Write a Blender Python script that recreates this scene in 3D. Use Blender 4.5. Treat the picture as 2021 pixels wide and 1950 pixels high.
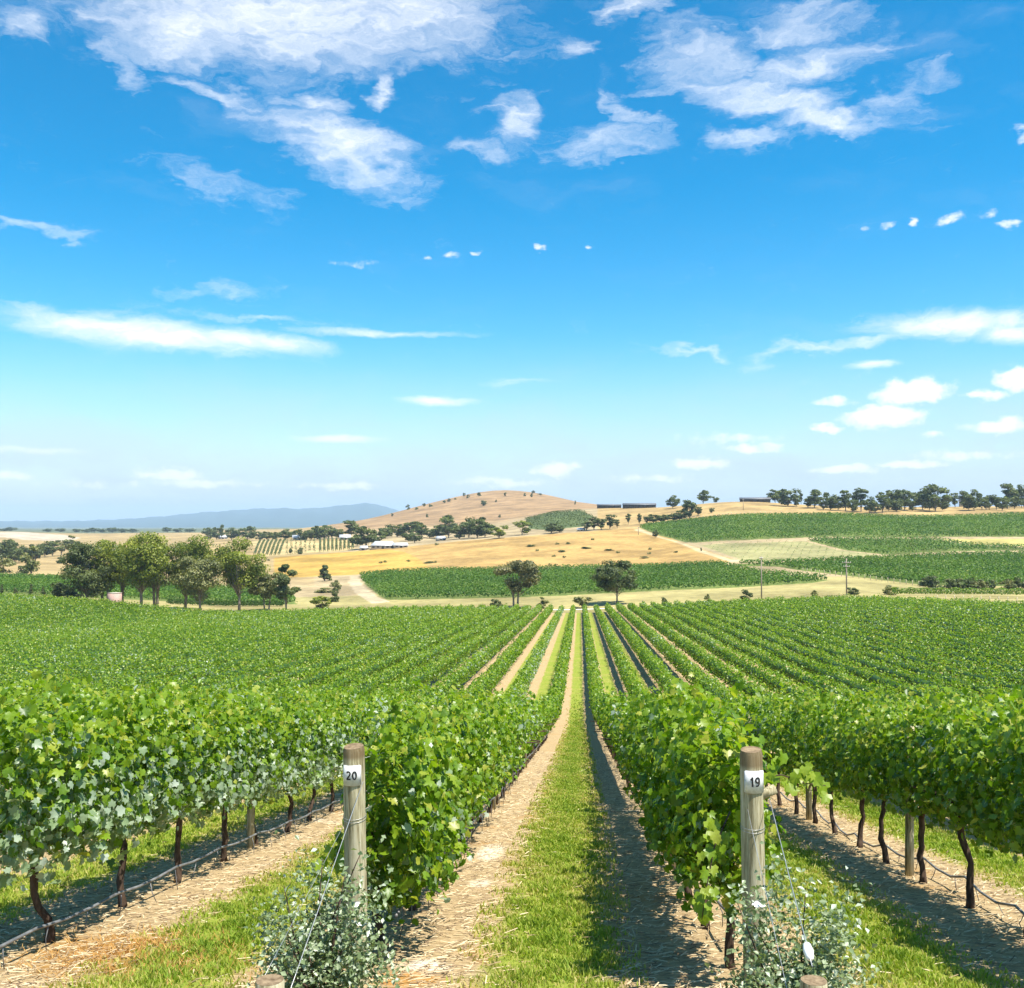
import bpy, math
import numpy as np
from mathutils import Vector

for _o in list(bpy.data.objects):
    bpy.data.objects.remove(_o)
scene = bpy.context.scene
C = scene.collection
RAD = math.radians

# ------------------------------------------------------------------ camera
FOC, CX, CY = 2000.0, 1010.5, 975.0          # focal length and centre of the photograph in its pixels
YAW, PITCH = RAD(3.82), RAD(1.604)
CAMZ = 2.03
cam_data = bpy.data.cameras.new('camera')
cam_data.sensor_width = 36.0
cam_data.sensor_fit = 'HORIZONTAL'
cam_data.lens = 36.0 * FOC / 2021.0
cam_data.clip_start = 0.1
cam_data.clip_end = 60000.0
cam = bpy.data.objects.new('camera', cam_data)
C.objects.link(cam)
cam.location = (0, 0, CAMZ)
cam.rotation_euler = (math.pi / 2 + PITCH, 0, YAW)
scene.camera = cam

# ------------------------------------------------------------------ exposure / render
scene.view_settings.view_transform = 'Standard'
scene.view_settings.look = 'None'
scene.view_settings.gamma = 1.0
scene.view_settings.use_curve_mapping = False
scene.view_settings.exposure = 1.25
scene.render.engine = 'CYCLES'
scene.cycles.use_denoising = True
scene.cycles.max_bounces = 6
scene.cycles.diffuse_bounces = 4
scene.cycles.transparent_max_bounces = 4
scene.cycles.volume_bounces = 0

# ------------------------------------------------------------------ sun and sky
SUN_TO = Vector((0.37, -0.23, 0.90)).normalized()
sun_data = bpy.data.lights.new('sun', 'SUN')
sun_data.energy = 4.15
sun_data.angle = RAD(0.5)
sun_data.color = (1.0, 0.95, 0.86)
sun = bpy.data.objects.new('sun', sun_data)
C.objects.link(sun)
sun.location = (20, -10, 60)
sun.rotation_euler = SUN_TO.to_track_quat('Z', 'Y').to_euler()

world = bpy.data.worlds.new('World')
scene.world = world
world.use_nodes = True
SKY_STRENGTH = 0.096
world.cycles.sampling_method = 'MANUAL'
world.cycles.sample_map_resolution = 512


def px_dir(px, py):
    u, v = (px - CX) / FOC, (CY - py) / FOC
    cp, sp = math.cos(PITCH), math.sin(PITCH)
    xc, yc, z = u, cp - v * sp, sp + v * cp
    ca, sa = math.cos(YAW), math.sin(YAW)
    return Vector((xc * ca - yc * sa, xc * sa + yc * ca, z))


class NT:
    def __init__(self, tree):
        self.t = tree

    def n(self, kind, **kw):
        nd = self.t.nodes.new(kind)
        for k, v in kw.items():
            setattr(nd, k, v)
        return nd

    def link(self, a, b):
        self.t.links.new(a, b)

    def put(self, sock, v):
        if hasattr(v, 'is_output') or isinstance(v, bpy.types.NodeSocket):
            self.link(v, sock)
        else:
            sock.default_value = v

    def math(self, op, a, b=0.0, c=None, clamp=False):
        nd = self.n('ShaderNodeMath', operation=op, use_clamp=clamp)
        self.put(nd.inputs[0], a)
        self.put(nd.inputs[1], b)
        if c is not None:
            self.put(nd.inputs[2], c)
        return nd.outputs[0]

    def mapr(self, v, a, b, c=0.0, d=1.0, kind='SMOOTHSTEP'):
        nd = self.n('ShaderNodeMapRange', interpolation_type=kind)
        self.put(nd.inputs['Value'], v)
        nd.inputs['From Min'].default_value = a
        nd.inputs['From Max'].default_value = b
        nd.inputs['To Min'].default_value = c
        nd.inputs['To Max'].default_value = d
        return nd.outputs['Result']

    def noise(self, vec, scale, detail=4.0, rough=0.55, dist=0.0, dims='3D'):
        nd = self.n('ShaderNodeTexNoise', noise_dimensions=dims)
        if vec is not None:
            self.link(vec, nd.inputs['Vector'])
        nd.inputs['Scale'].default_value = scale
        nd.inputs['Detail'].default_value = detail
        nd.inputs['Roughness'].default_value = rough
        nd.inputs['Distortion'].default_value = dist
        return nd

    def mix(self, f, a, b, blend='MIX'):
        nd = self.n('ShaderNodeMix', data_type='RGBA', blend_type=blend)
        self.put(nd.inputs[0], f)
        self.put(nd.inputs[6], a)
        self.put(nd.inputs[7], b)
        return nd.outputs[2]

    def ramp(self, f, stops, interp='LINEAR'):
        nd = self.n('ShaderNodeValToRGB')
        cr = nd.color_ramp
        cr.interpolation = interp
        while len(cr.elements) < len(stops):
            cr.elements.new(0.5)
        for e, (p, c) in zip(cr.elements, stops):
            e.position = p
            e.color = (*c, 1.0)
        self.put(nd.inputs[0], f)
        return nd.outputs[0]


def build_world():
    w = NT(world.node_tree)
    world.node_tree.nodes.clear()
    out = w.n('ShaderNodeOutputWorld')
    bg = w.n('ShaderNodeBackground')
    sky = w.n('ShaderNodeTexSky')
    sky.sky_type = 'NISHITA'
    sky.sun_disc = False
    sky.sun_elevation = math.asin(SUN_TO.z)
    sky.sun_rotation = math.atan2(SUN_TO.x, SUN_TO.y)
    sky.altitude = 100.0
    sky.air_density = 1.0
    sky.dust_density = 0.6
    sky.ozone_density = 2.0
    hs = w.n('ShaderNodeHueSaturation')
    hs.inputs['Hue'].default_value = 0.484
    hs.inputs['Saturation'].default_value = 1.42
    hs.inputs['Value'].default_value = 0.95
    dv_ = w.n('ShaderNodeVectorMath', operation='SCALE')
    dv_.inputs['Scale'].default_value = 1 / 6.0
    w.link(sky.outputs[0], dv_.inputs[0])
    gm = w.n('ShaderNodeGamma')
    gm.inputs['Gamma'].default_value = 1.24
    w.link(dv_.outputs[0], gm.inputs['Color'])
    ml_ = w.n('ShaderNodeVectorMath', operation='SCALE')
    ml_.inputs['Scale'].default_value = 6.0
    w.link(gm.outputs[0], ml_.inputs[0])
    w.link(ml_.outputs[0], hs.inputs['Color'])
    tc = w.n('ShaderNodeTexCoord')
    sep = w.n('ShaderNodeSeparateXYZ')
    w.link(tc.outputs['Generated'], sep.inputs[0])
    x, y, z = sep.outputs
    az = w.math('ARCTAN2', x, y)
    el = w.math('ARCSINE', z)
    comb = w.n('ShaderNodeCombineXYZ')
    w.link(az, comb.inputs[0])
    w.link(el, comb.inputs[1])
    ae = comb.outputs[0]
    # drifting distortion of the cloud outlines
    mp = w.n('ShaderNodeMapping')
    mp.inputs['Scale'].default_value = (1.0, 2.2, 1.0)
    w.link(ae, mp.inputs['Vector'])
    n1 = w.noise(mp.outputs[0], 9.0, 5.0, 0.62)
    n2 = w.noise(mp.outputs[0], 34.0, 4.0, 0.6)

    def warp(amount, ns):
        sub = w.n('ShaderNodeVectorMath', operation='SUBTRACT')
        w.link(ns.outputs['Color'], sub.inputs[0])
        sub.inputs[1].default_value = (0.5, 0.5, 0.5)
        mul = w.n('ShaderNodeVectorMath', operation='MULTIPLY')
        w.link(sub.outputs[0], mul.inputs[0])
        mul.inputs[1].default_value = (amount, amount * 0.55, 0.0)
        return mul.outputs[0]

    def added(a, b):
        nd = w.n('ShaderNodeVectorMath', operation='ADD')
        w.link(a, nd.inputs[0])
        w.link(b, nd.inputs[1])
        return nd.outputs[0]
    ae_c = added(added(ae, warp(0.13, n1)), warp(0.03, n2))
    ae_m = added(ae, warp(0.03, n2))

    def blob(vec, px, py, rx, ry, rot, st, acc):
        k = 1.0311
        d = px_dir(px * k, py * k).normalized()
        mpn = w.n('ShaderNodeMapping', vector_type='TEXTURE')
        mpn.inputs['Location'].default_value = (math.atan2(d.x, d.y), math.asin(d.z), 0)
        mpn.inputs['Rotation'].default_value = (0, 0, -RAD(rot))
        mpn.inputs['Scale'].default_value = (rx * k / FOC, ry * k / FOC, 1)
        w.link(vec, mpn.inputs['Vector'])
        ln = w.n('ShaderNodeVectorMath', operation='LENGTH')
        w.link(mpn.outputs[0], ln.inputs[0])
        v = w.mapr(ln.outputs['Value'], 1.55, 0.05, 0.0, st)
        return v if acc is None else w.math('MAXIMUM', acc, v)
    cirrus = [(560, 40, 400, 95, 0, 1.0), (330, 45, 150, 55, 8, 1.0), (780, 30, 230, 75, -4, 0.9), (235, 115, 28, 55, 10, .6),
              (45, 50, 62, 30, 0, .75), (420, 172, 150, 20, 10, .7), (610, 195, 60, 28, 0, .7), (650, 282, 170, 56, 24, .95),
              (735, 182, 34, 26, 0, .85), (430, 365, 130, 28, 12, .5), (70, 435, 130, 15, 8, .6), (985, 235, 62, 46, 30, .9),
              (925, 290, 95, 18, 8, .65), (1165, 275, 115, 40, 0, .68), (1095, 95, 52, 26, 0, .78), (1215, 8, 60, 28, 0, .8),
              (1340, 110, 140, 65, 10, .66), (1535, 122, 150, 36, -4, .9), (1450, 190, 190, 36, 12, .95), (1575, 230, 150, 26, 6, .9),
              (1215, 212, 90, 20, 42, .66), (1430, 262, 90, 22, 0, .6), (1535, 48, 110, 34, 0, .72), (1720, 180, 110, 34, -14, .45),
              (1945, 270, 20, 24, -30, .85), (470, 610, 190, 12, 3, .55), (1600, 655, 190, 17, -10, .66), (1340, 668, 100, 11, -3, .62),
              (400, 550, 130, 13, -6, .5), (980, 722, 60, 13, 0, .55)]
    lens = [(270, 635, 250, 31, 4, 1.25), (480, 652, 170, 19, 3, 1.2), (720, 637, 190, 8, 0, .8), (1830, 620, 180, 27, 4, 1.15), (1940, 640, 80, 18, 6, 1.1),
            (1668, 698, 52, 9, 0, 1.0), (840, 766, 80, 9, 0, 1.1), (655, 842, 85, 8, 0, 1.0), (60, 862, 90, 6, 0, .8)]
    small = [(870, 490, 26, 8, 0, .8), (820, 493, 14, 7, 0, .8), (915, 485, 12, 6, 0, .7), (1035, 475, 16, 8, 0, .85),
             (1126, 468, 11, 6, 0, .75), (690, 505, 80, 9, 0, .5), (1820, 420, 34, 11, -12, .8), (1930, 427, 20, 11, 0, .85),
             (1745, 425, 13, 9, 0, .85), (1698, 430, 18, 8, -8, .7), (1655, 437, 14, 7, 0, .6), (1898, 406, 26, 8, 0, .7),
             (1745, 748, 74, 27, 0, 1.2), (1690, 798, 82, 25, 0, 1.25), (1592, 768, 55, 13, 0, .85), (1948, 725, 42, 25, 0, 1.2),
             (1882, 755, 42, 12, 0, .9), (1580, 820, 30, 12, 0, 1.0), (1910, 818, 56, 17, 0, 1.05), (1335, 887, 60, 15, 0, 1.05),
             (1400, 840, 120, 15, 0, .62), (1440, 858, 60, 13, 0, .85), (1620, 900, 80, 10, 0, .9), (1745, 888, 80, 11, 0, .9),
             (1850, 872, 120, 13, 0, .6), (1065, 898, 56, 16, 0, 1.0), (960, 922, 130, 13, 0, .8), (330, 908, 90, 15, 0, .85),
             (400, 925, 130, 12, 0, .75), (20, 910, 45, 12, 0, .85), (645, 930, 110, 11, 0, .75), (1790, 832, 30, 9, 0, .7),
             (180, 925, 120, 10, 0, .55), (1240, 915, 110, 12, 0, .7)]
    # the same kinds of cloud carried on round the rest of the sky
    acc_c = None
    for c in cirrus:
        acc_c = blob(ae_c, *c, acc_c)
    ae_l = added(added(ae, warp(0.028, n1)), warp(0.012, n2))
    for c in lens:
        acc_c = blob(ae_l, *c, acc_c)
    acc_m = None
    for c in small:
        if c[1] < 520:
            c = c[:5] + (c[5] * 0.86,)
        acc_m = blob(ae_m, *c, acc_m)
    away = w.mapr(w.math('ABSOLUTE', w.math('ADD', az, YAW)), 0.52, 0.75, 0.0, 1.0)
    over = w.mapr(el, 0.50, 0.70, 0.0, 1.0)
    rest = w.math('MAXIMUM', away, over)
    broad = w.noise(mp.outputs[0], 3.2, 3.0, 0.5)
    rest = w.math('MULTIPLY', rest, w.mapr(broad.outputs['Fac'], 0.50, 0.72, 0.0, 0.85))
    acc_c = w.math('MAXIMUM', acc_c, rest)
    mp2 = w.n('ShaderNodeMapping')
    mp2.inputs['Scale'].default_value = (1.0, 3.6, 1.0)
    mp2.inputs['Rotation'].default_value = (0, 0, RAD(-9))
    w.link(ae_c, mp2.inputs['Vector'])
    wisp = w.noise(mp2.outputs[0], 22.0, 9.0, 0.66, 0.15)
    puff = w.noise(ae, 60.0, 6.0, 0.6)
    dc = w.math('ADD', acc_c, w.math('MULTIPLY', w.math('SUBTRACT', wisp.outputs['Fac'], 0.5), 1.35))
    dc = w.mapr(dc, 0.14, 1.34, 0.0, 1.0, 'LINEAR')
    dc = w.math('POWER', dc, 1.25)
    dm = w.math('ADD', acc_m, w.math('MULTIPLY', w.math('SUBTRACT', puff.outputs['Fac'], 0.5), 1.3))
    dm = w.mapr(dm, 0.30, 0.92, 0.0, 0.9)
    veil = w.noise(mp2.outputs[0], 5.0, 6.0, 0.6)
    # thin cloud bank lying low over the horizon, all the way round
    low = w.math('MULTIPLY', w.mapr(el, 0.19, 0.01, 0.0, 1.0), w.mapr(veil.outputs['Fac'], 0.35, 0.65, 0.62, 0.95))
    thin = w.math('MULTIPLY', w.mapr(veil.outputs['Fac'], 0.5, 0.8, 0.0, 0.28), w.mapr(el, 0.25, 0.5, 0.3, 1.0))
    inv = w.math('MULTIPLY', w.math('SUBTRACT', 1.0, dc), w.math('SUBTRACT', 1.0, dm))
    veiled = w.math('SUBTRACT', 1.0, w.math('MULTIPLY', w.math('SUBTRACT', 1.0, low), w.math('SUBTRACT', 1.0, thin)))
    dens = w.math('SUBTRACT', 1.0, inv)
    back = w.mix(veiled, hs.outputs[0], (3.15, 3.65, 4.6, 1))
    col = w.mix(dens, back, (5.6, 5.65, 5.85, 1))
    w.link(col, bg.inputs['Color'])
    bg.inputs['Strength'].default_value = SKY_STRENGTH
    w.link(bg.outputs[0], out.inputs['Surface'])


build_world()

# ------------------------------------------------------------------ terrain height
CA, SA = math.cos(YAW), math.sin(YAW)


def to_cam(x, y):
    return x * CA + y * SA, -x * SA + y * CA


def to_world(xc, yc):
    return xc * CA - yc * SA, xc * SA + yc * CA


def sstep(a, b, v):
    t = np.clip((v - a) / (b - a), 0, 1)
    return t * t * (3 - 2 * t)


LATX = np.arange(-300.0, 301.0, 3.0)
_lz = np.interp(LATX, [-300, -200, -140, -114, -102, -92, -82, -66, -30, 0, 60, 110, 300], [4.2, 3.5, 2.3, .9, -.6, -1.5, -1.7, -1.1, -.1, 0, 2.7, 3.9, 4.2])
LATZ = np.convolve(np.pad(_lz, 3, mode='edge'), np.array([1, 3, 5, 6, 5, 3, 1]) / 24.0, mode='valid')


def near_height(x, y):
    a = -0.1725 * y
    a = np.where(y < -2, 0.345 + 0.06 * np.clip(-2 - y, 0, 60), a)
    b = -10.67 - 0.05 * (y - 62.0)
    z = 0.5 * (a + b + np.sqrt((a - b) ** 2 + 0.9))
    return z + np.interp(x, LATX, LATZ) * sstep(40, 200, y)


COLS = {
    -400: {250: 1176, 300: 1163, 400: 1140, 520: 1122, 650: 1105, 800: 1093, 1000: 1080, 1300: 1068, 1800: 1050, 2300: 1047, 4000: 1044, 20000: 1038},
    0: {250: 1190, 270: 1182, 300: 1169, 400: 1140, 520: 1122, 650: 1105, 800: 1093, 1000: 1080, 1300: 1068, 1800: 1050, 2300: 1047, 4000: 1044, 20000: 1038},
    130: {250: 1195, 270: 1187, 300: 1174, 400: 1143, 520: 1125, 650: 1108, 800: 1095, 1000: 1081, 1300: 1069, 1800: 1055, 2300: 1050, 4000: 1046, 20000: 1038},
    300: {250: 1211, 280: 1197, 350: 1170, 450: 1146, 600: 1114, 800: 1088, 1200: 1064, 2000: 1050, 4000: 1044, 20000: 1038},
    430: {250: 1219, 270: 1207, 300: 1193, 350: 1173, 450: 1148, 600: 1115, 800: 1088, 1200: 1063, 2000: 1049, 4000: 1043, 20000: 1038},
    560: {250: 1217, 280: 1201, 300: 1191, 350: 1171, 430: 1144, 550: 1112, 650: 1094, 800: 1066, 950: 1061, 1200: 1053, 2000: 1046, 5000: 1041, 20000: 1038},
    700: {250: 1213, 300: 1188, 370: 1162, 450: 1137, 550: 1106, 650: 1086, 750: 1069, 900: 1056, 1100: 1046, 1300: 1033, 1500: 1028, 2000: 1042, 20000: 1038},
    850: {250: 1208, 300: 1184, 430: 1129, 520: 1104, 620: 1079, 720: 1068, 850: 1056, 1000: 1046, 1300: 1020, 1600: 993, 1800: 994, 2300: 1016, 4000: 1036, 20000: 1038},
    985: {250: 1208, 300: 1182, 430: 1127, 520: 1095, 650: 1060, 720: 1053, 900: 1046, 1100: 1030, 1350: 998, 1700: 961, 2100: 978, 3000: 1020, 20000: 1038},
    1080: {250: 1208, 300: 1180, 430: 1124, 520: 1089, 650: 1052, 720: 1046, 800: 1030, 900: 1015, 1100: 1012, 1350: 995, 1700: 972, 2100: 985, 3000: 1020, 20000: 1038},
    1150: {250: 1206, 300: 1177, 430: 1121, 520: 1085, 650: 1047, 720: 1038, 900: 1005, 1100: 1002, 1600: 991, 2300: 1008, 5000: 1034, 20000: 1038},
    1300: {250: 1194, 310: 1166, 420: 1118, 520: 1085, 600: 1058, 660: 1045, 720: 1032, 800: 1014, 860: 1002, 1000: 1003, 2000: 1022, 20000: 1038},
    1450: {250: 1184, 310: 1160, 400: 1113, 480: 1073, 500: 1066, 650: 1018, 720: 1005, 780: 987, 900: 989, 2000: 1014, 20000: 1038},
    1650: {250: 1178, 300: 1152, 330: 1137, 400: 1103, 440: 1088, 490: 1064, 500: 1060, 650: 1016, 720: 1004, 800: 999, 2000: 1014, 20000: 1038},
    1850: {180: 1206, 200: 1197, 230: 1184, 250: 1178, 290: 1162, 330: 1142, 400: 1108, 440: 1089, 490: 1064, 500: 1061, 650: 1020, 720: 1008, 800: 1000, 2000: 1014, 20000: 1038},
    2021: {170: 1210, 200: 1198, 230: 1185, 250: 1179, 290: 1162, 330: 1142, 400: 1106, 440: 1086, 490: 1064, 500: 1061, 650: 1014, 720: 1003, 800: 998, 2000: 1014, 20000: 1038},
    2450: {170: 1210, 200: 1198, 230: 1185, 250: 1179, 290: 1162, 330: 1142, 400: 1106, 440: 1086, 490: 1064, 500: 1061, 650: 1014, 720: 1003, 800: 998, 2000: 1014, 20000: 1038},
}
LD = np.linspace(math.log(150), math.log(20000), 240)
PXG = np.arange(-400, 2451, 25.0)


def y_to_z(yi, d):
    v = (CY - yi) / FOC
    cp, sp = math.cos(PITCH), math.sin(PITCH)
    return CAMZ + d * (sp + v * cp) / (cp - v * sp)


def _far_table():
    rows = []
    keys = sorted(COLS)
    for k in keys:
        ds = np.array(sorted(COLS[k]), float)
        zs = np.array([y_to_z(COLS[k][d], d) for d in sorted(COLS[k])])
        rows.append(np.interp(LD, np.log(ds), zs))
    T = np.array([np.interp(PXG, keys, [r[j] for r in rows]) for j in range(len(LD))]).T   # px, d

    def smooth(A, s, axis):
        r = int(3 * s)
        kx = np.exp(-0.5 * (np.arange(-r, r + 1) / s) ** 2)
        kx /= kx.sum()
        pad = [(0, 0), (0, 0)]
        pad[axis] = (r, r)
        Ap = np.pad(A, pad, mode='edge')
        return np.apply_along_axis(lambda m: np.convolve(m, kx, mode='valid'), axis, Ap)
    return smooth(smooth(T, 1.6, 1), 1.5, 0)


FT = _far_table()


def far_height(xc, yc):
    r = np.hypot(xc, yc)
    ph = np.arctan2(xc, yc)
    phc = np.clip(ph, -0.62, 0.62)
    px = CX + FOC * np.tan(phc)
    d = r * np.cos(phc)
    fi = np.clip((px - PXG[0]) / 25.0, 0, len(PXG) - 1.001)
    fj = np.clip((np.log(np.maximum(d, 1.0)) - LD[0]) / (LD[1] - LD[0]), 0, len(LD) - 1.001)
    i, j = fi.astype(int), fj.astype(int)
    a, b = fi - i, fj - j
    return (FT[i, j] * (1 - a) * (1 - b) + FT[i + 1, j] * a * (1 - b) + FT[i, j + 1] * (1 - a) * b + FT[i + 1, j + 1] * a * b)


def H(x, y):
    x = np.asarray(x, float)
    y = np.asarray(y, float)
    xc, yc = to_cam(x, y)
    r = np.hypot(xc, yc)
    ph = np.clip(np.arctan2(xc, yc), -0.62, 0.62)
    d = r * np.cos(ph)
    end = 252 - 72 * sstep(74, 100, xc)
    wgt = sstep(-8, 22, d - end)
    rough = 0.25 * np.sin(x * 0.031 + 1.3) * np.sin(y * 0.027) * sstep(260, 330, d)
    rough = rough + 1.6 * np.sin(x * 0.011 + 0.6) * np.sin(y * 0.013 + 2.0) * sstep(900, 1400, d) * (1 - sstep(3000, 6000, d))
    return near_height(x, y) * (1 - wgt) + far_height(xc, yc) * wgt + rough


def project(x, y, z):
    xc, yc = to_cam(np.asarray(x, float), np.asarray(y, float))
    zz = np.asarray(z, float) - CAMZ
    cp, sp = math.cos(PITCH), math.sin(PITCH)
    dep = yc * cp + zz * sp
    up = -yc * sp + zz * cp
    return CX + FOC * xc / dep, CY - FOC * up / dep


_RD = np.exp(np.linspace(math.log(150), math.log(19000), 1500))


def ground_at(px, py):
    """where the sight line through a point of the photograph meets the land: x, y, z, distance"""
    dv = px_dir(px, py)
    fx, fy = dv.x, dv.y
    xc1, yc1 = to_cam(fx, fy)
    t = _RD / yc1
    xs, ys, zs = fx * t, fy * t, CAMZ + dv.z * t
    hit = np.nonzero(H(xs, ys) >= zs)[0]
    k = hit[0] if len(hit) else int(np.argmin(np.abs(zs - H(xs, ys))[:700]))
    return float(xs[k]), float(ys[k]), float(H(xs[k], ys[k])), float(_RD[k])


# ------------------------------------------------------------------ mesh helpers
def mesh_data(name, V, tris=None, quads=None, mats=(), attrs=None, smooth=False, mat_index=None):
    me = bpy.data.meshes.new(name)
    V = np.ascontiguousarray(V, dtype=np.float32).reshape(-1, 3)
    me.vertices.add(len(V))
    me.vertices.foreach_set('co', V.ravel())
    idx, starts, p = [], [], 0
    if tris is not None and len(tris):
        tris = np.asarray(tris, np.int32).reshape(-1, 3)
        idx.append(tris.ravel())
        starts.append(p + 3 * np.arange(len(tris)))
        p += tris.size
    if quads is not None and len(quads):
        quads = np.asarray(quads, np.int32).reshape(-1, 4)
        idx.append(quads.ravel())
        starts.append(p + 4 * np.arange(len(quads)))
        p += quads.size
    idx = np.concatenate(idx).astype(np.int32)
    starts = np.concatenate(starts).astype(np.int32)
    me.loops.add(len(idx))
    me.loops.foreach_set('vertex_index', idx)
    me.polygons.add(len(starts))
    me.polygons.foreach_set('loop_start', starts)
    for m in mats:
        me.materials.append(m)
    if mat_index is not None:
        me.polygons.foreach_set('material_index', np.asarray(mat_index, np.int32))
    if smooth:
        me.polygons.foreach_set('use_smooth', np.ones(len(starts), bool))
    for k, v in (attrs or {}).items():
        v = np.asarray(v, np.float32)
        if v.ndim == 1:
            at = me.attributes.new(k, 'FLOAT', 'POINT')
            at.data.foreach_set('value', v)
        else:
            at = me.attributes.new(k, 'FLOAT_COLOR', 'POINT')
            at.data.foreach_set('color', v.ravel())
    me.update(calc_edges=True)
    return me


def link(name, data, parent=None, loc=None):
    o = bpy.data.objects.new(name, data)
    C.objects.link(o)
    if parent is not None:
        o.parent = parent
    if loc is not None:
        o.location = loc
    return o


def tag(o, label=None, cat=None, group=None, kind=None):
    if label:
        o['label'] = label
    if cat:
        o['category'] = cat
    if group:
        o['group'] = group
    if kind:
        o['kind'] = kind
    return o


def empty(name, loc, rz=0.0):
    o = link(name, None, None, loc)
    o.empty_display_size = 0.1
    o.rotation_euler = (0, 0, rz)
    return o


class Acc:
    """collects vertices and faces of one mesh"""
    def __init__(self):
        self.V, self.T, self.Q, self.A, self.n = [], [], [], [], 0

    def add(self, V, tris=None, quads=None, attr=0.0):
        V = np.asarray(V, float).reshape(-1, 3)
        if tris is not None and len(tris):
            self.T.append(np.asarray(tris).reshape(-1, 3) + self.n)
        if quads is not None and len(quads):
            self.Q.append(np.asarray(quads).reshape(-1, 4) + self.n)
        self.V.append(V)
        self.A.append(np.broadcast_to(np.asarray(attr, float), (len(V),)))
        self.n += len(V)
        return self

    def mesh(self, name, mats, smooth=False, attr=None):
        return mesh_data(name, np.concatenate(self.V), np.concatenate(self.T) if self.T else None,
                         np.concatenate(self.Q) if self.Q else None, mats, {attr: np.concatenate(self.A)} if attr else None, smooth)


def tube(points, radii, sides=6, caps=True):
    P = np.asarray(points, float)
    n = len(P)
    radii = np.broadcast_to(np.asarray(radii, float), (n,))
    tang = np.gradient(P, axis=0)
    tang /= np.linalg.norm(tang, axis=1)[:, None] + 1e-9
    ref = np.array([0.0, 0.0, 1.0]) if abs(tang[0][2]) < 0.9 else np.array([1.0, 0.0, 0.0])
    a = np.cross(tang, ref)
    a /= np.linalg.norm(a, axis=1)[:, None] + 1e-9
    b = np.cross(tang, a)
    th = np.arange(sides) * 2 * math.pi / sides
    V = P[:, None, :] + radii[:, None, None] * (np.cos(th)[None, :, None] * a[:, None, :] + np.sin(th)[None, :, None] * b[:, None, :])
    q = []
    for i in range(n - 1):
        for k in range(sides):
            k2 = (k + 1) % sides
            q.append((i * sides + k, i * sides + k2, (i + 1) * sides + k2, (i + 1) * sides + k))
    t = []
    V = V.reshape(-1, 3)
    if caps:
        V = np.vstack([V, P[:1], P[-1:]])
        m = n * sides
        for k in range(sides):
            t.append((m, (k + 1) % sides, k))
            t.append((m + 1, (n - 1) * sides + k, (n - 1) * sides + (k + 1) % sides))
    return V, t, q


def box(cx, cy, cz, sx, sy, sz):
    x, y, z = sx / 2, sy / 2, sz / 2
    V = np.array([(-x, -y, -z), (x, -y, -z), (x, y, -z), (-x, y, -z), (-x, -y, z), (x, -y, z), (x, y, z), (-x, y, z)]) + (cx, cy, cz)
    Q = [(0, 3, 2, 1), (4, 5, 6, 7), (0, 1, 5, 4), (1, 2, 6, 5), (2, 3, 7, 6), (3, 0, 4, 7)]
    return V, None, Q


# leaf outlines: x across, y towards the tip, z lift
GRAPE = np.array([(0, -.12, .0), (0, -.34, -.04), (.26, -.5, .02), (.5, -.22, .09), (.37, -.02, .12), (.47, .2, .02), (.2, .25, .06), (0, .55, -.18),
                  (-.2, .25, .06), (-.47, .2, .0), (-.37, -.02, .12), (-.5, -.22, .07), (-.26, -.5, .03)])
PETAL_V = np.array([(0, 0, 0)] + [(.5 * math.cos(k * math.pi / 4), .5 * math.sin(k * math.pi / 4), .12) for k in range(8)])
PETAL_T = np.array([(0, k + 1, (k + 1) % 8 + 1) for k in range(8)])
GRAPE_T = np.array([(0, i, i % 12 + 1) for i in range(1, 13)])
KITE = np.array([(0, -.5, 0), (.42, .0, .16), (0, .5, -.06), (-.42, .0, .16)])
KITE_T = np.array([(0, 1, 2), (0, 2, 3)])


def leaves(rng, P, N, S, tmpl=KITE, tris=KITE_T, droop=0.6):
    P = np.asarray(P, float)
    n = len(P)
    N = N / (np.linalg.norm(N, axis=1)[:, None] + 1e-9)
    ref = rng.normal(size=(n, 3))
    ref[:, 2] -= droop * 2.0
    t = ref - (ref * N).sum(1)[:, None] * N
    t /= np.linalg.norm(t, axis=1)[:, None] + 1e-9
    b = np.cross(N, t)
    V = P[:, None, :] + S[:, None, None] * (tmpl[None, :, 0:1] * b[:, None, :] + tmpl[None, :, 1:2] * t[:, None, :] + tmpl[None, :, 2:3] * N[:, None, :])
    F = tris[None] + (np.arange(n) * len(tmpl))[:, None, None]
    return V.reshape(-1, 3), F.reshape(-1, 3), len(tmpl)


# ------------------------------------------------------------------ materials
MATS = {}


def new_mat(name):
    m = bpy.data.materials.new(name)
    m.use_nodes = True
    m.node_tree.nodes.clear()
    w = NT(m.node_tree)
    out = w.n('ShaderNodeOutputMaterial')
    MATS[name] = m
    return m, w, out


def principled(w, out, col, rough=0.9, spec=0.2, normal=None, metal=0.0):
    p = w.n('ShaderNodeBsdfPrincipled')
    w.put(p.inputs['Base Color'], col)
    w.put(p.inputs['Roughness'], rough)
    p.inputs['Specular IOR Level'].default_value = spec
    p.inputs['Metallic'].default_value = metal
    if normal is not None:
        w.link(normal, p.inputs['Normal'])
    if out is not None:
        w.link(p.outputs[0], out.inputs['Surface'])
    return p


def bump(w, height, strength, dist):
    b = w.n('ShaderNodeBump')
    b.inputs['Strength'].default_value = strength
    b.inputs['Distance'].default_value = dist
    w.link(height, b.inputs['Height'])
    return b.outputs[0]


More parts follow.
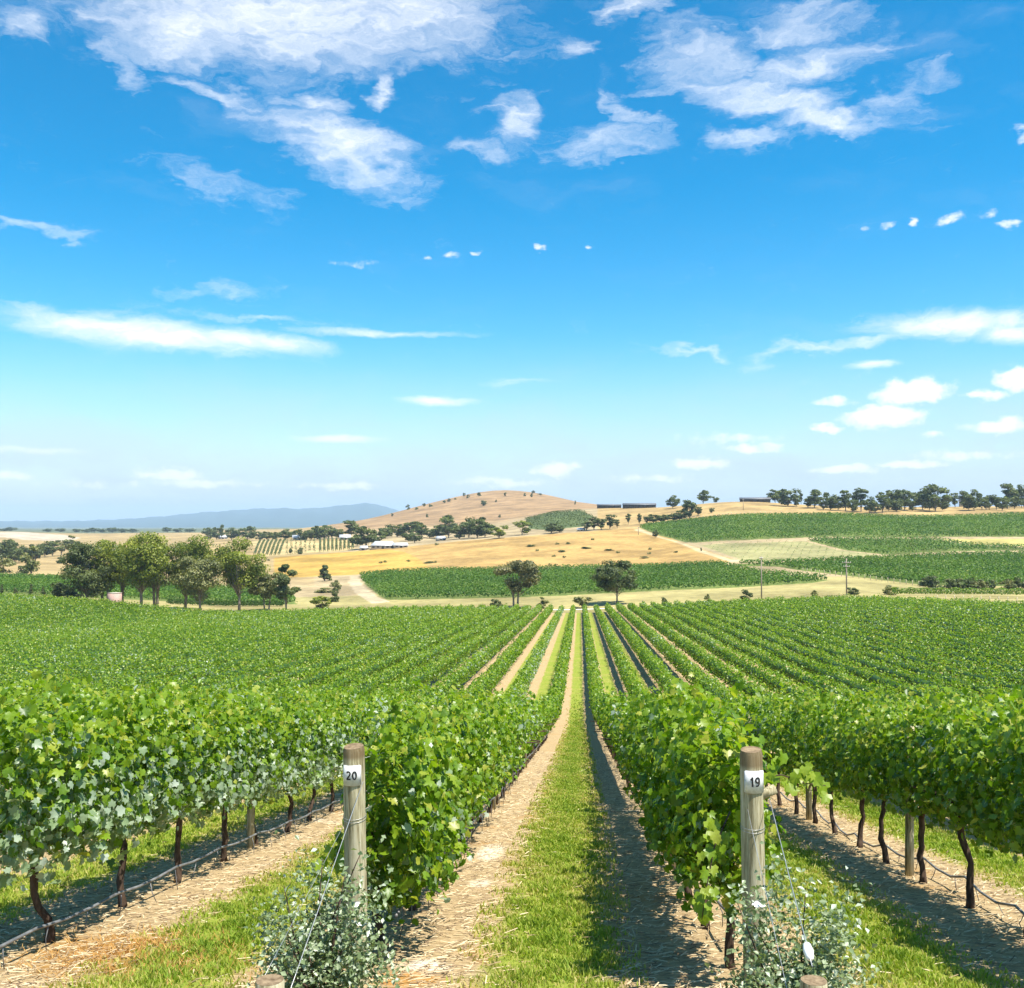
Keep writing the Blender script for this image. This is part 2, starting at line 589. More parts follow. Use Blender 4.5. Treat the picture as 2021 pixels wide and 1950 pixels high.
def leaf_mat(name, stops, rough=0.45, spec=0.45, trans=0.35, tcol=(1.25, 1.35, 0.5)):
    m, w, out = new_mat(name)
    at = w.n('ShaderNodeAttribute', attribute_name='tint')
    col = w.ramp(at.outputs['Fac'], stops)
    p = principled(w, None, col, rough, spec)
    tr = w.n('ShaderNodeBsdfTranslucent')
    tc = w.mix(1.0, col, (*tcol, 1), 'MULTIPLY')
    w.link(tc, tr.inputs['Color'])
    ms = w.n('ShaderNodeMixShader')
    ms.inputs[0].default_value = trans
    w.link(p.outputs[0], ms.inputs[1])
    w.link(tr.outputs[0], ms.inputs[2])
    w.link(ms.outputs[0], out.inputs['Surface'])
    return m


def plain_mat(name, c1, c2, scale=8.0, rough=0.85, spec=0.2, stretch=(1, 1, 1), bstr=0.3, bdist=0.01, metal=0.0, detail=5.0):
    m, w, out = new_mat(name)
    tc = w.n('ShaderNodeTexCoord')
    mp = w.n('ShaderNodeMapping')
    mp.inputs['Scale'].default_value = stretch
    w.link(tc.outputs['Object'], mp.inputs['Vector'])
    ns = w.noise(mp.outputs[0], scale, detail, 0.6)
    col = w.ramp(ns.outputs['Fac'], [(0.3, c1), (0.7, c2)])
    principled(w, out, col, rough, spec, bump(w, ns.outputs['Fac'], bstr, bdist), metal)
    return m


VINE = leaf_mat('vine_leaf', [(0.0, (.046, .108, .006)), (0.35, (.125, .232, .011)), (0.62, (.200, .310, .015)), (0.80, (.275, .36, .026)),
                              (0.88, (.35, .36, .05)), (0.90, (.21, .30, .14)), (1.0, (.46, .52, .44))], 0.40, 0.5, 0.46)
FIELD = leaf_mat('block_leaf', [(0.0, (.035, .095, .010)), (0.5, (.090, .175, .018)), (1.0, (.18, .26, .03))], 0.55, 0.35, 0.35)
STRIPE = leaf_mat('stripe_leaf', [(0.0, (.045, .070, .020)), (0.5, (.090, .115, .035)), (1.0, (.15, .17, .05))], 0.6, 0.3, 0.3)
GUM = leaf_mat('gum_leaf', [(0.0, (.075, .105, .016)), (0.45, (.195, .235, .028)), (0.8, (.29, .315, .038)), (1.0, (.35, .35, .07))], 0.5, 0.4, 0.42)
GUM_PALE = leaf_mat('gum_leaf_pale', [(0.0, (.085, .100, .030)), (0.5, (.20, .21, .065)), (1.0, (.33, .31, .13))], 0.5, 0.4, 0.36)
GUM_BROWN = leaf_mat('gum_leaf_brown', [(0.0, (.060, .066, .022)), (0.5, (.19, .185, .07)), (1.0, (.38, .33, .17))], 0.55, 0.4, 0.32)
GUM_DARK = leaf_mat('gum_leaf_dark', [(0.0, (.045, .064, .020)), (0.5, (.115, .145, .044)), (1.0, (.20, .225, .075))], 0.55, 0.35, 0.36)
ROSE = leaf_mat('rose_leaf', [(0.0, (.060, .100, .035)), (0.5, (.17, .23, .10)), (0.8, (.27, .33, .18)), (1.0, (.45, .50, .40))], 0.38, 0.6, 0.28)
GRASS = leaf_mat('grass_blade', [(0.0, (.090, .170, .012)), (0.4, (.22, .32, .028)), (0.75, (.35, .40, .06)), (1.0, (.50, .42, .15))], 0.6, 0.25, 0.38)
STRAW = leaf_mat('straw', [(0.0, (.14, .09, .055)), (0.5, (.42, .31, .17)), (1.0, (.66, .55, .36))], 0.8, 0.15, 0.1, (1, 1, 1))
DRYG = leaf_mat('dead_grass', [(0.0, (.24, .11, .03)), (0.5, (.44, .23, .06)), (1.0, (.58, .38, .14))], 0.8, 0.15, 0.2, (1, 1, 1))
BARK = plain_mat('vine_bark', (.035, .022, .015), (.13, .09, .065), 30, 0.95, 0.1, (1, 1, .25), 0.9, 0.02)
GBARK = plain_mat('gum_bark', (.10, .08, .06), (.34, .29, .23), 3, 0.95, 0.1, (1, 1, .3), 0.4, 0.05)
def post_mat(name, top_z):
    m, w, out = new_mat(name)
    tc = w.n('ShaderNodeTexCoord')
    mp = w.n('ShaderNodeMapping')
    mp.inputs['Scale'].default_value = (1, 1, .07)
    w.link(tc.outputs['Object'], mp.inputs['Vector'])
    grain = w.noise(mp.outputs[0], 60, 6.0, 0.7)
    broad = w.noise(mp.outputs[0], 14, 3.0, 0.6)
    fac = w.math('ADD', w.math('MULTIPLY', grain.outputs['Fac'], 0.6), w.math('MULTIPLY', broad.outputs['Fac'], 0.45))
    col = w.ramp(fac, [(0.38, (.080, .062, .032)), (0.46, (.24, .205, .115)), (0.56, (.42, .375, .240)), (0.70, (.55, .51, .37))])
    if top_z:
        sp = w.n('ShaderNodeSeparateXYZ')
        w.link(tc.outputs['Object'], sp.inputs[0])
        zz = w.math('ADD', sp.outputs[2], w.math('MULTIPLY', grain.outputs['Fac'], 0.04))
        col = w.mix(w.mapr(zz, top_z - 0.085, top_z - 0.045, 0.0, 0.75), col, (.13, .085, .04, 1))
    principled(w, out, col, 0.88, 0.15, bump(w, fac, 0.8, 0.006))
    return m


POSTW = post_mat('weathered_pine', 0)
POSTT = post_mat('weathered_pine_stained_top', 1.66)
ENDW = plain_mat('post_end_grain', (.10, .065, .035), (.30, .22, .13), 30, 0.9, 0.15, (1, 1, 1), 0.5, 0.004)
PLATE = plain_mat('sign_plate_white', (.44, .44, .42), (.74, .74, .73), 22, 0.5, 0.4, (1, 1, 1), 0.05, 0.002)
INK = plain_mat('black_paint', (.012, .012, .012), (.03, .03, .03), 20, 0.6, 0.3)
WIRE = plain_mat('galvanised_wire', (.34, .34, .33), (.52, .52, .50), 30, 0.4, 0.5, metal=0.6)
HOSE = plain_mat('black_poly_hose', (.07, .07, .072), (.22, .22, .22), 9, 0.42, 0.5, bstr=0.1)
WHITEP = plain_mat('white_plastic', (.72, .72, .70), (.85, .85, .83), 10, 0.4, 0.5)
PETAL = plain_mat('white_petal', (.70, .68, .62), (.88, .87, .82), 20, 0.6, 0.3)
POLEW = plain_mat('pole_wood', (.20, .16, .12), (.36, .30, .23), 6, 0.9, 0.15, (1, 1, .1))
PALEPOST = plain_mat('pale_post', (.40, .33, .22), (.60, .52, .38), 6, 0.9, 0.15, (1, 1, .2))
BRICK = plain_mat('pink_brick', (.40, .24, .19), (.54, .37, .31), 5, 0.9, 0.15)
DARKWALL = plain_mat('dark_weatherboard', (.035, .035, .035), (.085, .08, .075), 2, 0.8, 0.2)
CREAM = plain_mat('cream_wall', (.40, .36, .29), (.56, .51, .42), 2, 0.85, 0.2)
ROOFW = plain_mat('pale_metal_roof', (.40, .41, .42), (.55, .55, .55), 3, 0.45, 0.4)
ROOFD = plain_mat('dark_metal_roof', (.09, .09, .095), (.17, .17, .17), 3, 0.5, 0.4)
GLASS = plain_mat('dark_window', (.015, .018, .02), (.03, .035, .04), 3, 0.15, 0.6)
STONE = plain_mat('pale_stone', (.50, .46, .38), (.74, .70, .62), 12, 0.9, 0.15, bstr=0.6, bdist=0.02)
FOREST = plain_mat('distant_forest', (.025, .048, .045), (.050, .080, .065), 0.004, 1.0, 0.0, bstr=0.0)


def ground_mat():
    m, w, out = new_mat('land')
    tc = w.n('ShaderNodeTexCoord')
    pos = tc.outputs['Object']
    sep = w.n('ShaderNodeSeparateXYZ')
    w.link(pos, sep.inputs[0])
    land = w.n('ShaderNodeAttribute', attribute_name='land')
    nearm = w.n('ShaderNodeAttribute', attribute_name='near')
    big = w.noise(pos, 0.035, 5.0, 0.6)
    mid = w.noise(pos, 0.35, 5.0, 0.65)
    fine = w.noise(pos, 7.0, 6.0, 0.7)
    f1 = w.mapr(big.outputs['Fac'], 0.32, 0.68, 0.70, 1.22)
    f2 = w.mapr(mid.outputs['Fac'], 0.25, 0.75, 0.78, 1.2)
    fac = w.math('MULTIPLY', f1, f2)
    cc = w.n('ShaderNodeCombineColor')
    for i in range(3):
        w.link(fac, cc.inputs[i])
    far = w.mix(1.0, land.outputs['Color'], cc.outputs[0], 'MULTIPLY')
    # lanes between the vine rows
    lane = w.math('ADD', w.math('DIVIDE', w.math('SUBTRACT', sep.outputs[0], 1.117), 2.7), 0.5)
    off = w.math('MULTIPLY', w.math('ABSOLUTE', w.math('SUBTRACT', w.math('FRACT', lane), 0.5)), 2.7)
    edge = w.noise(pos, 1.6, 4.0, 0.7)
    offw = w.math('ADD', off, w.math('MULTIPLY', w.math('SUBTRACT', edge.outputs['Fac'], 0.5), 0.55))
    gmask = w.mapr(offw, 0.78, 0.98)
    mps = w.n('ShaderNodeMapping')
    mps.inputs['Scale'].default_value = (1.0, 4.5, 1.0)
    mps.inputs['Rotation'].default_value = (0, 0, RAD(12))
    w.link(pos, mps.inputs['Vector'])
    straw = w.noise(mps.outputs[0], 6.0, 7.0, 0.72, 0.6)
    bare = w.ramp(straw.outputs['Fac'], [(0.28, (.13, .086, .045)), (0.42, (.32, .226, .115)), (0.58, (.45, .335, .180)), (0.76, (.57, .46, .29))])
    patch = w.noise(pos, 0.9, 3.0, 0.5)
    bare = w.mix(w.mapr(patch.outputs['Fac'], 0.66, 0.74, 0.0, 0.7), bare, (.55, .47, .35, 1))
    bare = w.mix(w.mapr(patch.outputs['Fac'], 0.42, 0.30, 0.0, 0.5), bare, (.36, .19, .055, 1))
    for (sx, sy, rx_, ry_, sc) in ((-1.17, 13.2, .17, .75, (.66, .60, .48, 1)), (-1.16, 7.55, .20, .26, (.66, .60, .50, 1)), (-1.08, 11.0, .12, .3, (.60, .52, .40, 1)), (-3.3, 7.7, .95, .8, (.38, .20, .050, 1)), (-1.25, 7.25, .3, .25, (.42, .21, .05, 1))):
        vs = w.n('ShaderNodeMapping', vector_type='TEXTURE')
        vs.inputs['Location'].default_value = (sx, sy, 0)
        vs.inputs['Scale'].default_value = (rx_, ry_, 1e6)
        w.link(pos, vs.inputs['Vector'])
        ln = w.n('ShaderNodeVectorMath', operation='LENGTH')
        w.link(vs.outputs[0], ln.inputs[0])
        sp = w.math('ADD', ln.outputs['Value'], w.math('MULTIPLY', w.math('SUBTRACT', straw.outputs['Fac'], 0.5), 2.2))
        bare = w.mix(w.mapr(sp, 1.15, 0.55, 0.0, 0.85), bare, sc)
    gr = w.ramp(fine.outputs['Fac'], [(0.3, (.12, .16, .018)), (0.5, (.21, .26, .034)), (0.7, (.31, .32, .06))])
    gr = w.mix(w.mapr(mid.outputs['Fac'], 0.45, 0.7, 0.0, 0.55), gr, (.34, .28, .085, 1))
    near = w.mix(gmask, bare, gr)
    col = w.mix(nearm.outputs['Fac'], far, near)
    hgt = w.math('ADD', w.math('MULTIPLY', straw.outputs['Fac'], 0.7), fine.outputs['Fac'])
    principled(w, out, col, 0.95, 0.1, bump(w, hgt, 0.7, 0.05))
    return m


LAND = ground_mat()

# ------------------------------------------------------------------ land
GOLD, GOLDY = (.37, .236, .080), (.40, .252, .058)
TAN, DRY, OLIVE = (.345, .265, .145), (.31, .262, .105), (.26, .24, .105)
HILL, PINK, UNDER = (.295, .190, .094), (.44, .36, .25), (.13, .165, .040)
ZONES = {
    'valley': ([(710, 1136), (760, 1131), (850, 1127), (1000, 1126), (1150, 1121), (1300, 1118), (1420, 1113), (1454, 1121), (1500, 1130), (1580, 1138), (1638, 1145),
                (1600, 1151), (1450, 1160), (1300, 1166), (1150, 1174), (1000, 1180), (800, 1184), (764, 1184), (750, 1177), (721, 1154)], UNDER),
    'gold': ([(540, 1101), (660, 1091), (720, 1087), (800, 1079), (900, 1069), (1000, 1061), (1150, 1050), (1250, 1044), (1320, 1061), (1400, 1089), (1458, 1108),
              (1420, 1111), (1300, 1116), (1150, 1119), (1000, 1124), (850, 1125), (710, 1134), (600, 1139), (540, 1141)], GOLD),
    'goldy': ([(540, 1101), (660, 1091), (720, 1087), (760, 1084), (800, 1090), (830, 1105), (850, 1124), (710, 1134), (600, 1139), (540, 1141)], GOLDY),
    'hillblock': ([(1036, 1025), (1093, 1012), (1145, 1008), (1171, 1020), (1150, 1040), (1075, 1046), (1045, 1044)], (.10, .13, .045)),
    'slope': ([(1262, 1041), (1277, 1036), (1364, 1027), (1421, 1021), (1474, 1018), (1560, 1017), (1648, 1016), (1703, 1018), (1784, 1021), (1886, 1020), (2021, 1015), (2150, 1014),
               (2150, 1060), (2021, 1060), (1825, 1060), (1621, 1060), (1556, 1063), (1372, 1071), (1352, 1070), (1301, 1057)], UNDER),
    'olive': ([(1381, 1077), (1587, 1068), (1650, 1085), (1743, 1097), (1621, 1103), (1536, 1108), (1466, 1106)], OLIVE),
    'upper': ([(1593, 1067), (1621, 1065), (1825, 1064), (1866, 1069), (1917, 1077), (2021, 1081), (2150, 1082), (2150, 1086), (2021, 1086), (1886, 1088), (1752, 1095), (1672, 1087)], UNDER),
    'lower': ([(1534, 1112), (1621, 1108), (1752, 1102), (1886, 1096), (2021, 1094), (2150, 1094), (2150, 1157), (2021, 1157), (1927, 1157), (1815, 1154), (1703, 1140), (1621, 1131),
               (1577, 1126), (1536, 1119), (1460, 1117), (1460, 1113)], UNDER),
    'wedge': ([(1860, 1064), (2150, 1064), (2150, 1080), (2021, 1079), (1917, 1075), (1870, 1068)], (.40, .34, .11)),
    'leftblock': ([(-150, 1140), (0, 1139), (130, 1142), (300, 1152), (450, 1162), (571, 1170), (586, 1193), (470, 1192), (350, 1187), (240, 1183), (100, 1176), (0, 1172), (-150, 1170)], UNDER),
    'striped': ([(490, 1067), (700, 1063), (698, 1085), (660, 1090), (540, 1099), (520, 1098)], (.41, .31, .14)),
    'pink': ([(-200, 1050), (60, 1051), (130, 1056), (160, 1062), (130, 1068), (60, 1066), (0, 1060), (-200, 1059)], PINK),
    'track': ([(1262, 1043), (1301, 1059), (1352, 1073), (1400, 1090), (1440, 1104), (1466, 1108), (1440, 1109), (1385, 1092), (1340, 1073), (1290, 1058), (1250, 1046)], (.46, .36, .20)),
    'track2': ([(690, 1137), (706, 1137), (716, 1156), (745, 1178), (770, 1188), (735, 1192), (700, 1170), (688, 1150)], (.46, .37, .23)),
}


def zone_world(name):
    pts = ZONES[name][0]
    W = []
    for (a, b) in zip(pts, pts[1:] + pts[:1]):
        for t in (0, 0.5):
            W.append(ground_at(a[0] + (b[0] - a[0]) * t, a[1] + (b[1] - a[1]) * t)[:2])
    return np.array(W)


def inside(poly, x, y):
    x = np.asarray(x)
    y = np.asarray(y)
    res = np.zeros(x.shape, bool)
    px, py = poly[:, 0], poly[:, 1]
    n = len(poly)
    m = (x > px.min()) & (x < px.max()) & (y > py.min()) & (y < py.max())
    xs, ys = x[m], y[m]
    r = np.zeros(xs.shape, bool)
    j = n - 1
    for i in range(n):
        c = (py[i] > ys) != (py[j] > ys)
        with np.errstate(divide='ignore', invalid='ignore'):
            xi = (px[j] - px[i]) * (ys - py[i]) / (py[j] - py[i]) + px[i]
        r ^= c & (xs < xi)
        j = i
    res[m] = r
    return res


ZW = {k: zone_world(k) for k in ZONES}
FIELD_X = (-160.0, 125.0)


def row_end(x):
    return 245.0 - 72.0 * sstep(60, 86, np.asarray(x, float))


def build_ground():
    phi = np.concatenate([np.linspace(-math.pi, -0.62, 50)[:-1], np.linspace(-0.62, 0.62, 620), np.linspace(0.62, math.pi, 50)[1:]])
    r1 = np.exp(np.linspace(math.log(0.6), math.log(240), 170))
    r2 = np.exp(np.linspace(math.log(240), math.log(1000), 330))[1:]
    r3 = np.exp(np.linspace(math.log(1000), math.log(19500), 175))[1:]
    r = np.concatenate([r1, r2, r3])
    PH, R = np.meshgrid(phi, r, indexing='ij')
    xc, yc = R * np.sin(PH), R * np.cos(PH)
    x, y = to_world(xc, yc)
    z = H(x, y)
    n_p, n_r = PH.shape
    ii, jj = np.meshgrid(np.arange(n_p - 1), np.arange(n_r - 1), indexing='ij')
    a = (ii * n_r + jj).ravel()
    quads = np.stack([a, a + 1, a + n_r + 1, a + n_r], 1)[:, ::-1]
    d = R * np.cos(np.clip(PH, -0.62, 0.62))
    px = CX + FOC * np.tan(np.clip(PH, -0.62, 0.62))
    col = np.empty(x.shape + (4,))
    col[..., 3] = 1
    col[..., :3] = TAN
    col[d < 330, :3] = DRY
    wl = sstep(330, 480, d)[..., None] * (px < 620)[..., None]
    col[..., :3] = col[..., :3] * (1 - wl) + np.array((.34, .245, .11)) * wl
    wr = (sstep(560, 680, d) * (px > 1180))[..., None]
    col[..., :3] = col[..., :3] * (1 - wr) + np.array((.37, .255, .105)) * wr
    wh = (sstep(950, 1150, d) * sstep(560, 700, px) * (1 - sstep(1190, 1230, px)))[..., None]
    col[..., :3] = col[..., :3] * (1 - wh) + np.array(HILL) * wh
    wf = np.where(px < 420, sstep(1850, 1950, d), sstep(2200, 3200, d))[..., None]
    col[..., :3] = col[..., :3] * (1 - wf) + np.array((.12, .135, .075)) * wf
    for k, (pts, c) in ZONES.items():
        msk = inside(ZW[k], x, y) & (d < 3500)
        col[msk, :3] = c
    near = ((y < row_end(x) + 1.0) & (x > FIELD_X[0]) & (x < FIELD_X[1]) & (y > -30)).astype(float)
    V = np.stack([x, y, z], -1).reshape(-1, 3)
    me = mesh_data('ground', V, None, quads, [LAND], {'land': col.reshape(-1, 4), 'near': near.ravel()}, True)
    o = link('ground', me)
    tag(o, kind='structure')
    return o


build_ground()


def build_mountains():
    prof = [(-900, 1036), (-400, 1032), (-150, 1030), (0, 1028), (150, 1028), (250, 1024), (330, 1018), (400, 1011), (450, 1008), (500, 1004), (546, 1003), (580, 1004), (620, 1003), (660, 999),
            (700, 995), (722, 993), (745, 995), (770, 1003), (800, 1012), (860, 1020), (960, 1030), (1200, 1034)]
    pxs = np.linspace(-900, 1200, 260)
    base = np.interp(pxs, [p[0] for p in prof], [p[1] for p in prof])
    base = base + 0.7 * np.sin(pxs * 0.12) + 0.5 * np.sin(pxs * 0.31 + 1)
    dep = np.array([9500, 10500, 11500, 12500, 13500, 14500, 16000, 17500], float)
    frac = np.array([-0.02, 0.10, 0.30, 0.55, 0.8, 1.0, 0.7, 0.0])
    V = []
    for i, p in enumerate(pxs):
        for k, d in enumerate(dep):
            zr = y_to_z(base[i], 14500.0) - y_to_z(1040, 14500.0)
            wob = (0.14 * math.sin(p * 0.045 + k * 1.9) + 0.08 * math.sin(p * 0.11 - k)) * (0 if k in (0, 5, 7) else 1)
            z = y_to_z(1040, 14500.0) + zr * max(frac[k] + wob * frac[k], -0.02)
            u = (p - CX) / FOC
            x, y = to_world(u * d, d)
            V.append((x, y, z))
    m = len(dep)
    Q = [(i * m + k, i * m + k + 1, (i + 1) * m + k + 1, (i + 1) * m + k)[::-1] for i in range(len(pxs) - 1) for k in range(m - 1)]
    o = link('mountains', mesh_data('mountains', V, None, Q, [FOREST], None, True))
    tag(o, kind='structure')


build_mountains()

# ------------------------------------------------------------------ vine rows of the near field
ROW0, PITCH_M, VINE_STEP = 1.117, 2.7, 1.35


def row_x(i):                 # i = 0: the row behind post 19, -1: the row behind post 20
    return ROW0 + PITCH_M * i


def row_start(x):
    return 6.84 - 0.167 * x


def envelope(seed, y, top=1.84, hw=0.40, bot=0.62):
    s = seed * 1.7
    n1 = np.sin(y * 4.1 + s) * 0.5 + np.sin(y * 2.3 + 2 * s) * 0.5
    n2 = np.sin(y * 7.7 + 3 * s) * 0.5 + np.sin(y * 1.1 - s) * 0.5
    n3 = np.sin(y * 5.3 - 2 * s) * 0.5 + np.sin(y * 0.6 + s) * 0.5
    return top + 0.10 * n1 + 0.05 * n2, hw * (1 + 0.22 * n2), bot + 0.10 * n3


def canopy_points(rng, seed, x0, y, top, hw, bot, spread=1.0):
    t, w_, b = envelope(seed, y, top, hw, bot)
    n = len(y)
    th = rng.uniform(0, 2 * math.pi, n)
    c, s = np.cos(th), np.sin(th)
    rad = 1 - 0.75 * rng.random(n) ** 1.9
    rad = np.where(rng.random(n) < 0.06, 1 + 0.25 * rng.random(n), rad)
    cx = np.sign(c) * np.abs(c) ** 0.75 * w_ * rad * spread
    zc, hh = (t + b) / 2, (t - b) / 2
    cz = zc + np.sign(s) * np.abs(s) ** 0.8 * hh * rad
    shoot = (rng.random(n) < 0.07) & (s > 0.3) & (np.sin(y * 9.0 + seed) > 0.1)
    cz = np.where(shoot, t + 0.34 * rng.random(n), cz)
    cx = np.where(shoot, cx * 0.5, cx)
    x = x0 + cx
    N = np.stack([c * 1.0, rng.normal(0, 0.45, n), 0.38 + 0.6 * s], 1) + rng.normal(0, 0.6, (n, 3))
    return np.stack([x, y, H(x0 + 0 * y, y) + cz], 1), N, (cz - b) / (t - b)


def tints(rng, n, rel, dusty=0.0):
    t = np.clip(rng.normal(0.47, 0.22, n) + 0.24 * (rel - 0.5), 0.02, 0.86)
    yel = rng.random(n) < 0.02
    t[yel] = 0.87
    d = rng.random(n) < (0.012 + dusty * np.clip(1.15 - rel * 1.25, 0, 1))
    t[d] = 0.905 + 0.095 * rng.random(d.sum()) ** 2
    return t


def hull(seed, x0, ys, top, hw, bot, k=0.62):
    t, w_, b = envelope(seed, ys, top, hw, bot)
    zc, hh = (t + b) / 2, (t - b) / 2
    th = np.arange(6) * math.pi / 3 + math.pi / 6
    V = np.empty((len(ys), 6, 3))
    g = H(x0 + 0 * ys, ys)
    for i, a in enumerate(th):
        V[:, i, 0] = x0 + math.cos(a) * w_ * k * 1.1
        V[:, i, 1] = ys
        V[:, i, 2] = g + zc + math.sin(a) * hh * k * 1.15
    m = len(ys)
    Q = [(i * 6 + j, i * 6 + (j + 1) % 6, (i + 1) * 6 + (j + 1) % 6, (i + 1) * 6 + j) for i in range(m - 1) for j in range(6)]
    Q += [(0, 1, 2, 3), (0, 3, 4, 5), ((m - 1) * 6 + 3, (m - 1) * 6 + 2, (m - 1) * 6 + 1, (m - 1) * 6), ((m - 1) * 6 + 5, (m - 1) * 6 + 4, (m - 1) * 6 + 3, (m - 1) * 6)]
    return V.reshape(-1, 3), None, Q


ORD = ['zeroth', 'first', 'second', 'third', 'fourth', 'fifth', 'sixth', 'seventh', 'eighth', 'ninth', 'tenth', 'eleventh', 'twelfth', 'thirteenth', 'fourteenth',
       'fifteenth', 'sixteenth', 'seventeenth', 'eighteenth', 'nineteenth']
TENS = {2: 'twent', 3: 'thirt', 4: 'fort', 5: 'fift', 6: 'sixt', 7: 'sevent', 8: 'eight', 9: 'ninet'}


def ordinal(n):
    if n < 20:
        return ORD[n]
    if n % 10 == 0:
        return TENS[n // 10] + 'ieth'
    return TENS[n // 10] + 'y-' + ORD[n % 10]


def trunk_mesh(seed, height=0.85):
    rng = np.random.default_rng(900 + seed)
    k = 9
    z = np.linspace(-0.05, height, k)
    bend = np.cumsum(rng.normal(0, 0.018, (k, 2)), axis=0)
    P = np.column_stack([bend[:, 0], bend[:, 1] + 0.03 * np.sin(z * 5 + seed), z])
    rad = np.interp(z, [-0.05, 0.06, 0.4, height], [0.05, 0.036, 0.030, 0.034]) * rng.uniform(0.85, 1.15, k)
    A = Acc()
    A.add(*tube(P, rad, 8))
    for s in (-1, 1):                                  # the two arms tied along the wire
        B = np.array([P[-2], P[-1] + (0, 0.10 * s, 0.06), P[-1] + (0, 0.30 * s, 0.10), P[-1] + (0, 0.62 * s, 0.10)])
        A.add(*tube(B, [0.028, 0.024, 0.019, 0.012], 6))
    return A.mesh('vine_trunk', [BARK], True)


TRUNKS = [trunk_mesh(i) for i in range(6)]


def line_post_mesh():
    A = Acc()
    A.add(*tube([(0, 0, -0.1), (0, 0, 0.5), (0, 0, 1.2), (0, 0, 1.72)], [0.052, 0.050, 0.049, 0.048], 12))
    return A.mesh('line_post', [POSTW], True)


LINE_POST = line_post_mesh()
STYLE = {1: dict(top=1.88, hw=0.36, bot=0.74, dust=0.02), 0: dict(top=1.86, hw=0.35, bot=0.66, dust=0.02),
         -1: dict(top=1.76, hw=0.37, bot=0.58, dust=0.12), -2: dict(top=1.82, hw=0.36, bot=0.62, dust=0.85)}
SIDE = {1: 'of the second row past post nineteen', 0: 'of the row behind post nineteen', -1: 'of the row behind post twenty', -2: 'of the second row past post twenty'}
NVINES = 9


def shoot_leaves(rng, x0, yc, g, st, bot, shoots, per):
    """leaves set along canes that rise from the arm of the vine, lean out and hang at the tip"""
    P, N, R = [], [], []
    for _ in range(shoots):
        sgn = 1 if rng.random() < .5 else -1
        y0 = yc + rng.uniform(-.68, .68)
        hang = rng.random() < .30
        out = sgn * st['hw'] * (rng.uniform(.85, 1.45) if hang else rng.uniform(.1, 1.15))
        ztop = rng.uniform(bot + .35, st['top'] - .2) if hang else st['top'] + rng.uniform(-.35, .28)
        u = np.sort(rng.random(per))
        if hang:
            zz = bot + .35 + (ztop - bot - .35) * np.sin(np.minimum(u * 1.6, 1) * math.pi / 2) - np.clip(u - .5, 0, 1) ** 1.3 * (ztop - bot) * 1.9
        else:
            zz = bot + .1 + (ztop - bot - .1) * u
        zz = np.maximum(zz, bot - .08)
        xx = out * np.minimum(u * 1.5, 1) ** 1.2 + .03 * np.sin(u * 9)
        yy = y0 + rng.normal(0, .16) * u
        k = np.arange(per)
        side = np.where(k % 2 == 0, 1, -1)
        pos = np.column_stack([x0 + xx + rng.normal(0, .035, per), yy + side * .05 + rng.normal(0, .03, per), g - .1725 * (yy - yc) + zz + rng.normal(0, .03, per)])
        nn = np.column_stack([np.full(per, sgn * .8), side * .45, np.full(per, .45)]) + rng.normal(0, .5, (per, 3))
        P.append(pos)
        N.append(nn)
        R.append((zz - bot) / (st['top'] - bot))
    return np.vstack(P), np.vstack(N), np.concatenate(R)


def near_vines():
    for ri in (1, 0, -1, -2):
        x0, st = row_x(ri), STYLE[ri]
        ys = row_start(x0) + 0.62
        if ri == 1:
            ys = 7.55
        for k in range(NVINES):
            yc = ys + VINE_STEP * (k + 0.5) - 0.2
            if ri == 1:
                yc = 7.6 + VINE_STEP * k
            if ri == -2:
                yc = 7.95 + VINE_STEP * k
            rng = np.random.default_rng(5000 + ri * 100 + k)
            g = float(H(x0, yc))
            root = empty('grapevine', (x0, yc, g))
            lab = f'{ordinal(k + 1)} leafy grapevine {SIDE[ri]}'
            tag(root, lab, 'grapevine', 'grapevines of the four rows at the numbered posts')
            tr = link('trunk', TRUNKS[(k * 5 + ri * 2) % 6], root)
            tr.rotation_euler = (0, 0, rng.uniform(-0.5, 0.5) + (math.pi if rng.random() < .5 else 0))
            tr.scale = (1, 1, rng.uniform(0.9, 1.1))
            n = int(1500 - 90 * k)
            y = rng.uniform(yc - VINE_STEP * 0.56, yc + VINE_STEP * 0.56, n)
            bot = st['bot']
            if ri == -1:
                bot = (0.34, 0.46, 0.54, 0.58)[min(k, 3)]
            if ri == 0:
                bot = (0.60, 0.66, 0.68, 0.68)[min(k, 3)]
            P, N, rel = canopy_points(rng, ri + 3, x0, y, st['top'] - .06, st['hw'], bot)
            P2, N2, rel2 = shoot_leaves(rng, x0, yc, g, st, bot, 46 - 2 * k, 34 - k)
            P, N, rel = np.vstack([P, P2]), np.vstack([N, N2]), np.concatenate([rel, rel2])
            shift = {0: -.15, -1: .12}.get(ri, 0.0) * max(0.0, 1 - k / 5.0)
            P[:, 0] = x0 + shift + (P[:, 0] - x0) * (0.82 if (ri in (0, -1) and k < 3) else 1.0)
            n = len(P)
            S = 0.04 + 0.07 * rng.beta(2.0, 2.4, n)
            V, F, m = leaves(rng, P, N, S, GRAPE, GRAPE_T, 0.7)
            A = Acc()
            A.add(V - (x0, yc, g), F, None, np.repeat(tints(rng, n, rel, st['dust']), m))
            fo = link('foliage', A.mesh('vine_foliage', [VINE], False, 'tint'), root)
            fo['kind'] = 'stuff'


near_vines()
FAR_START = {ri: None for ri in (1, 0, -1, -2)}


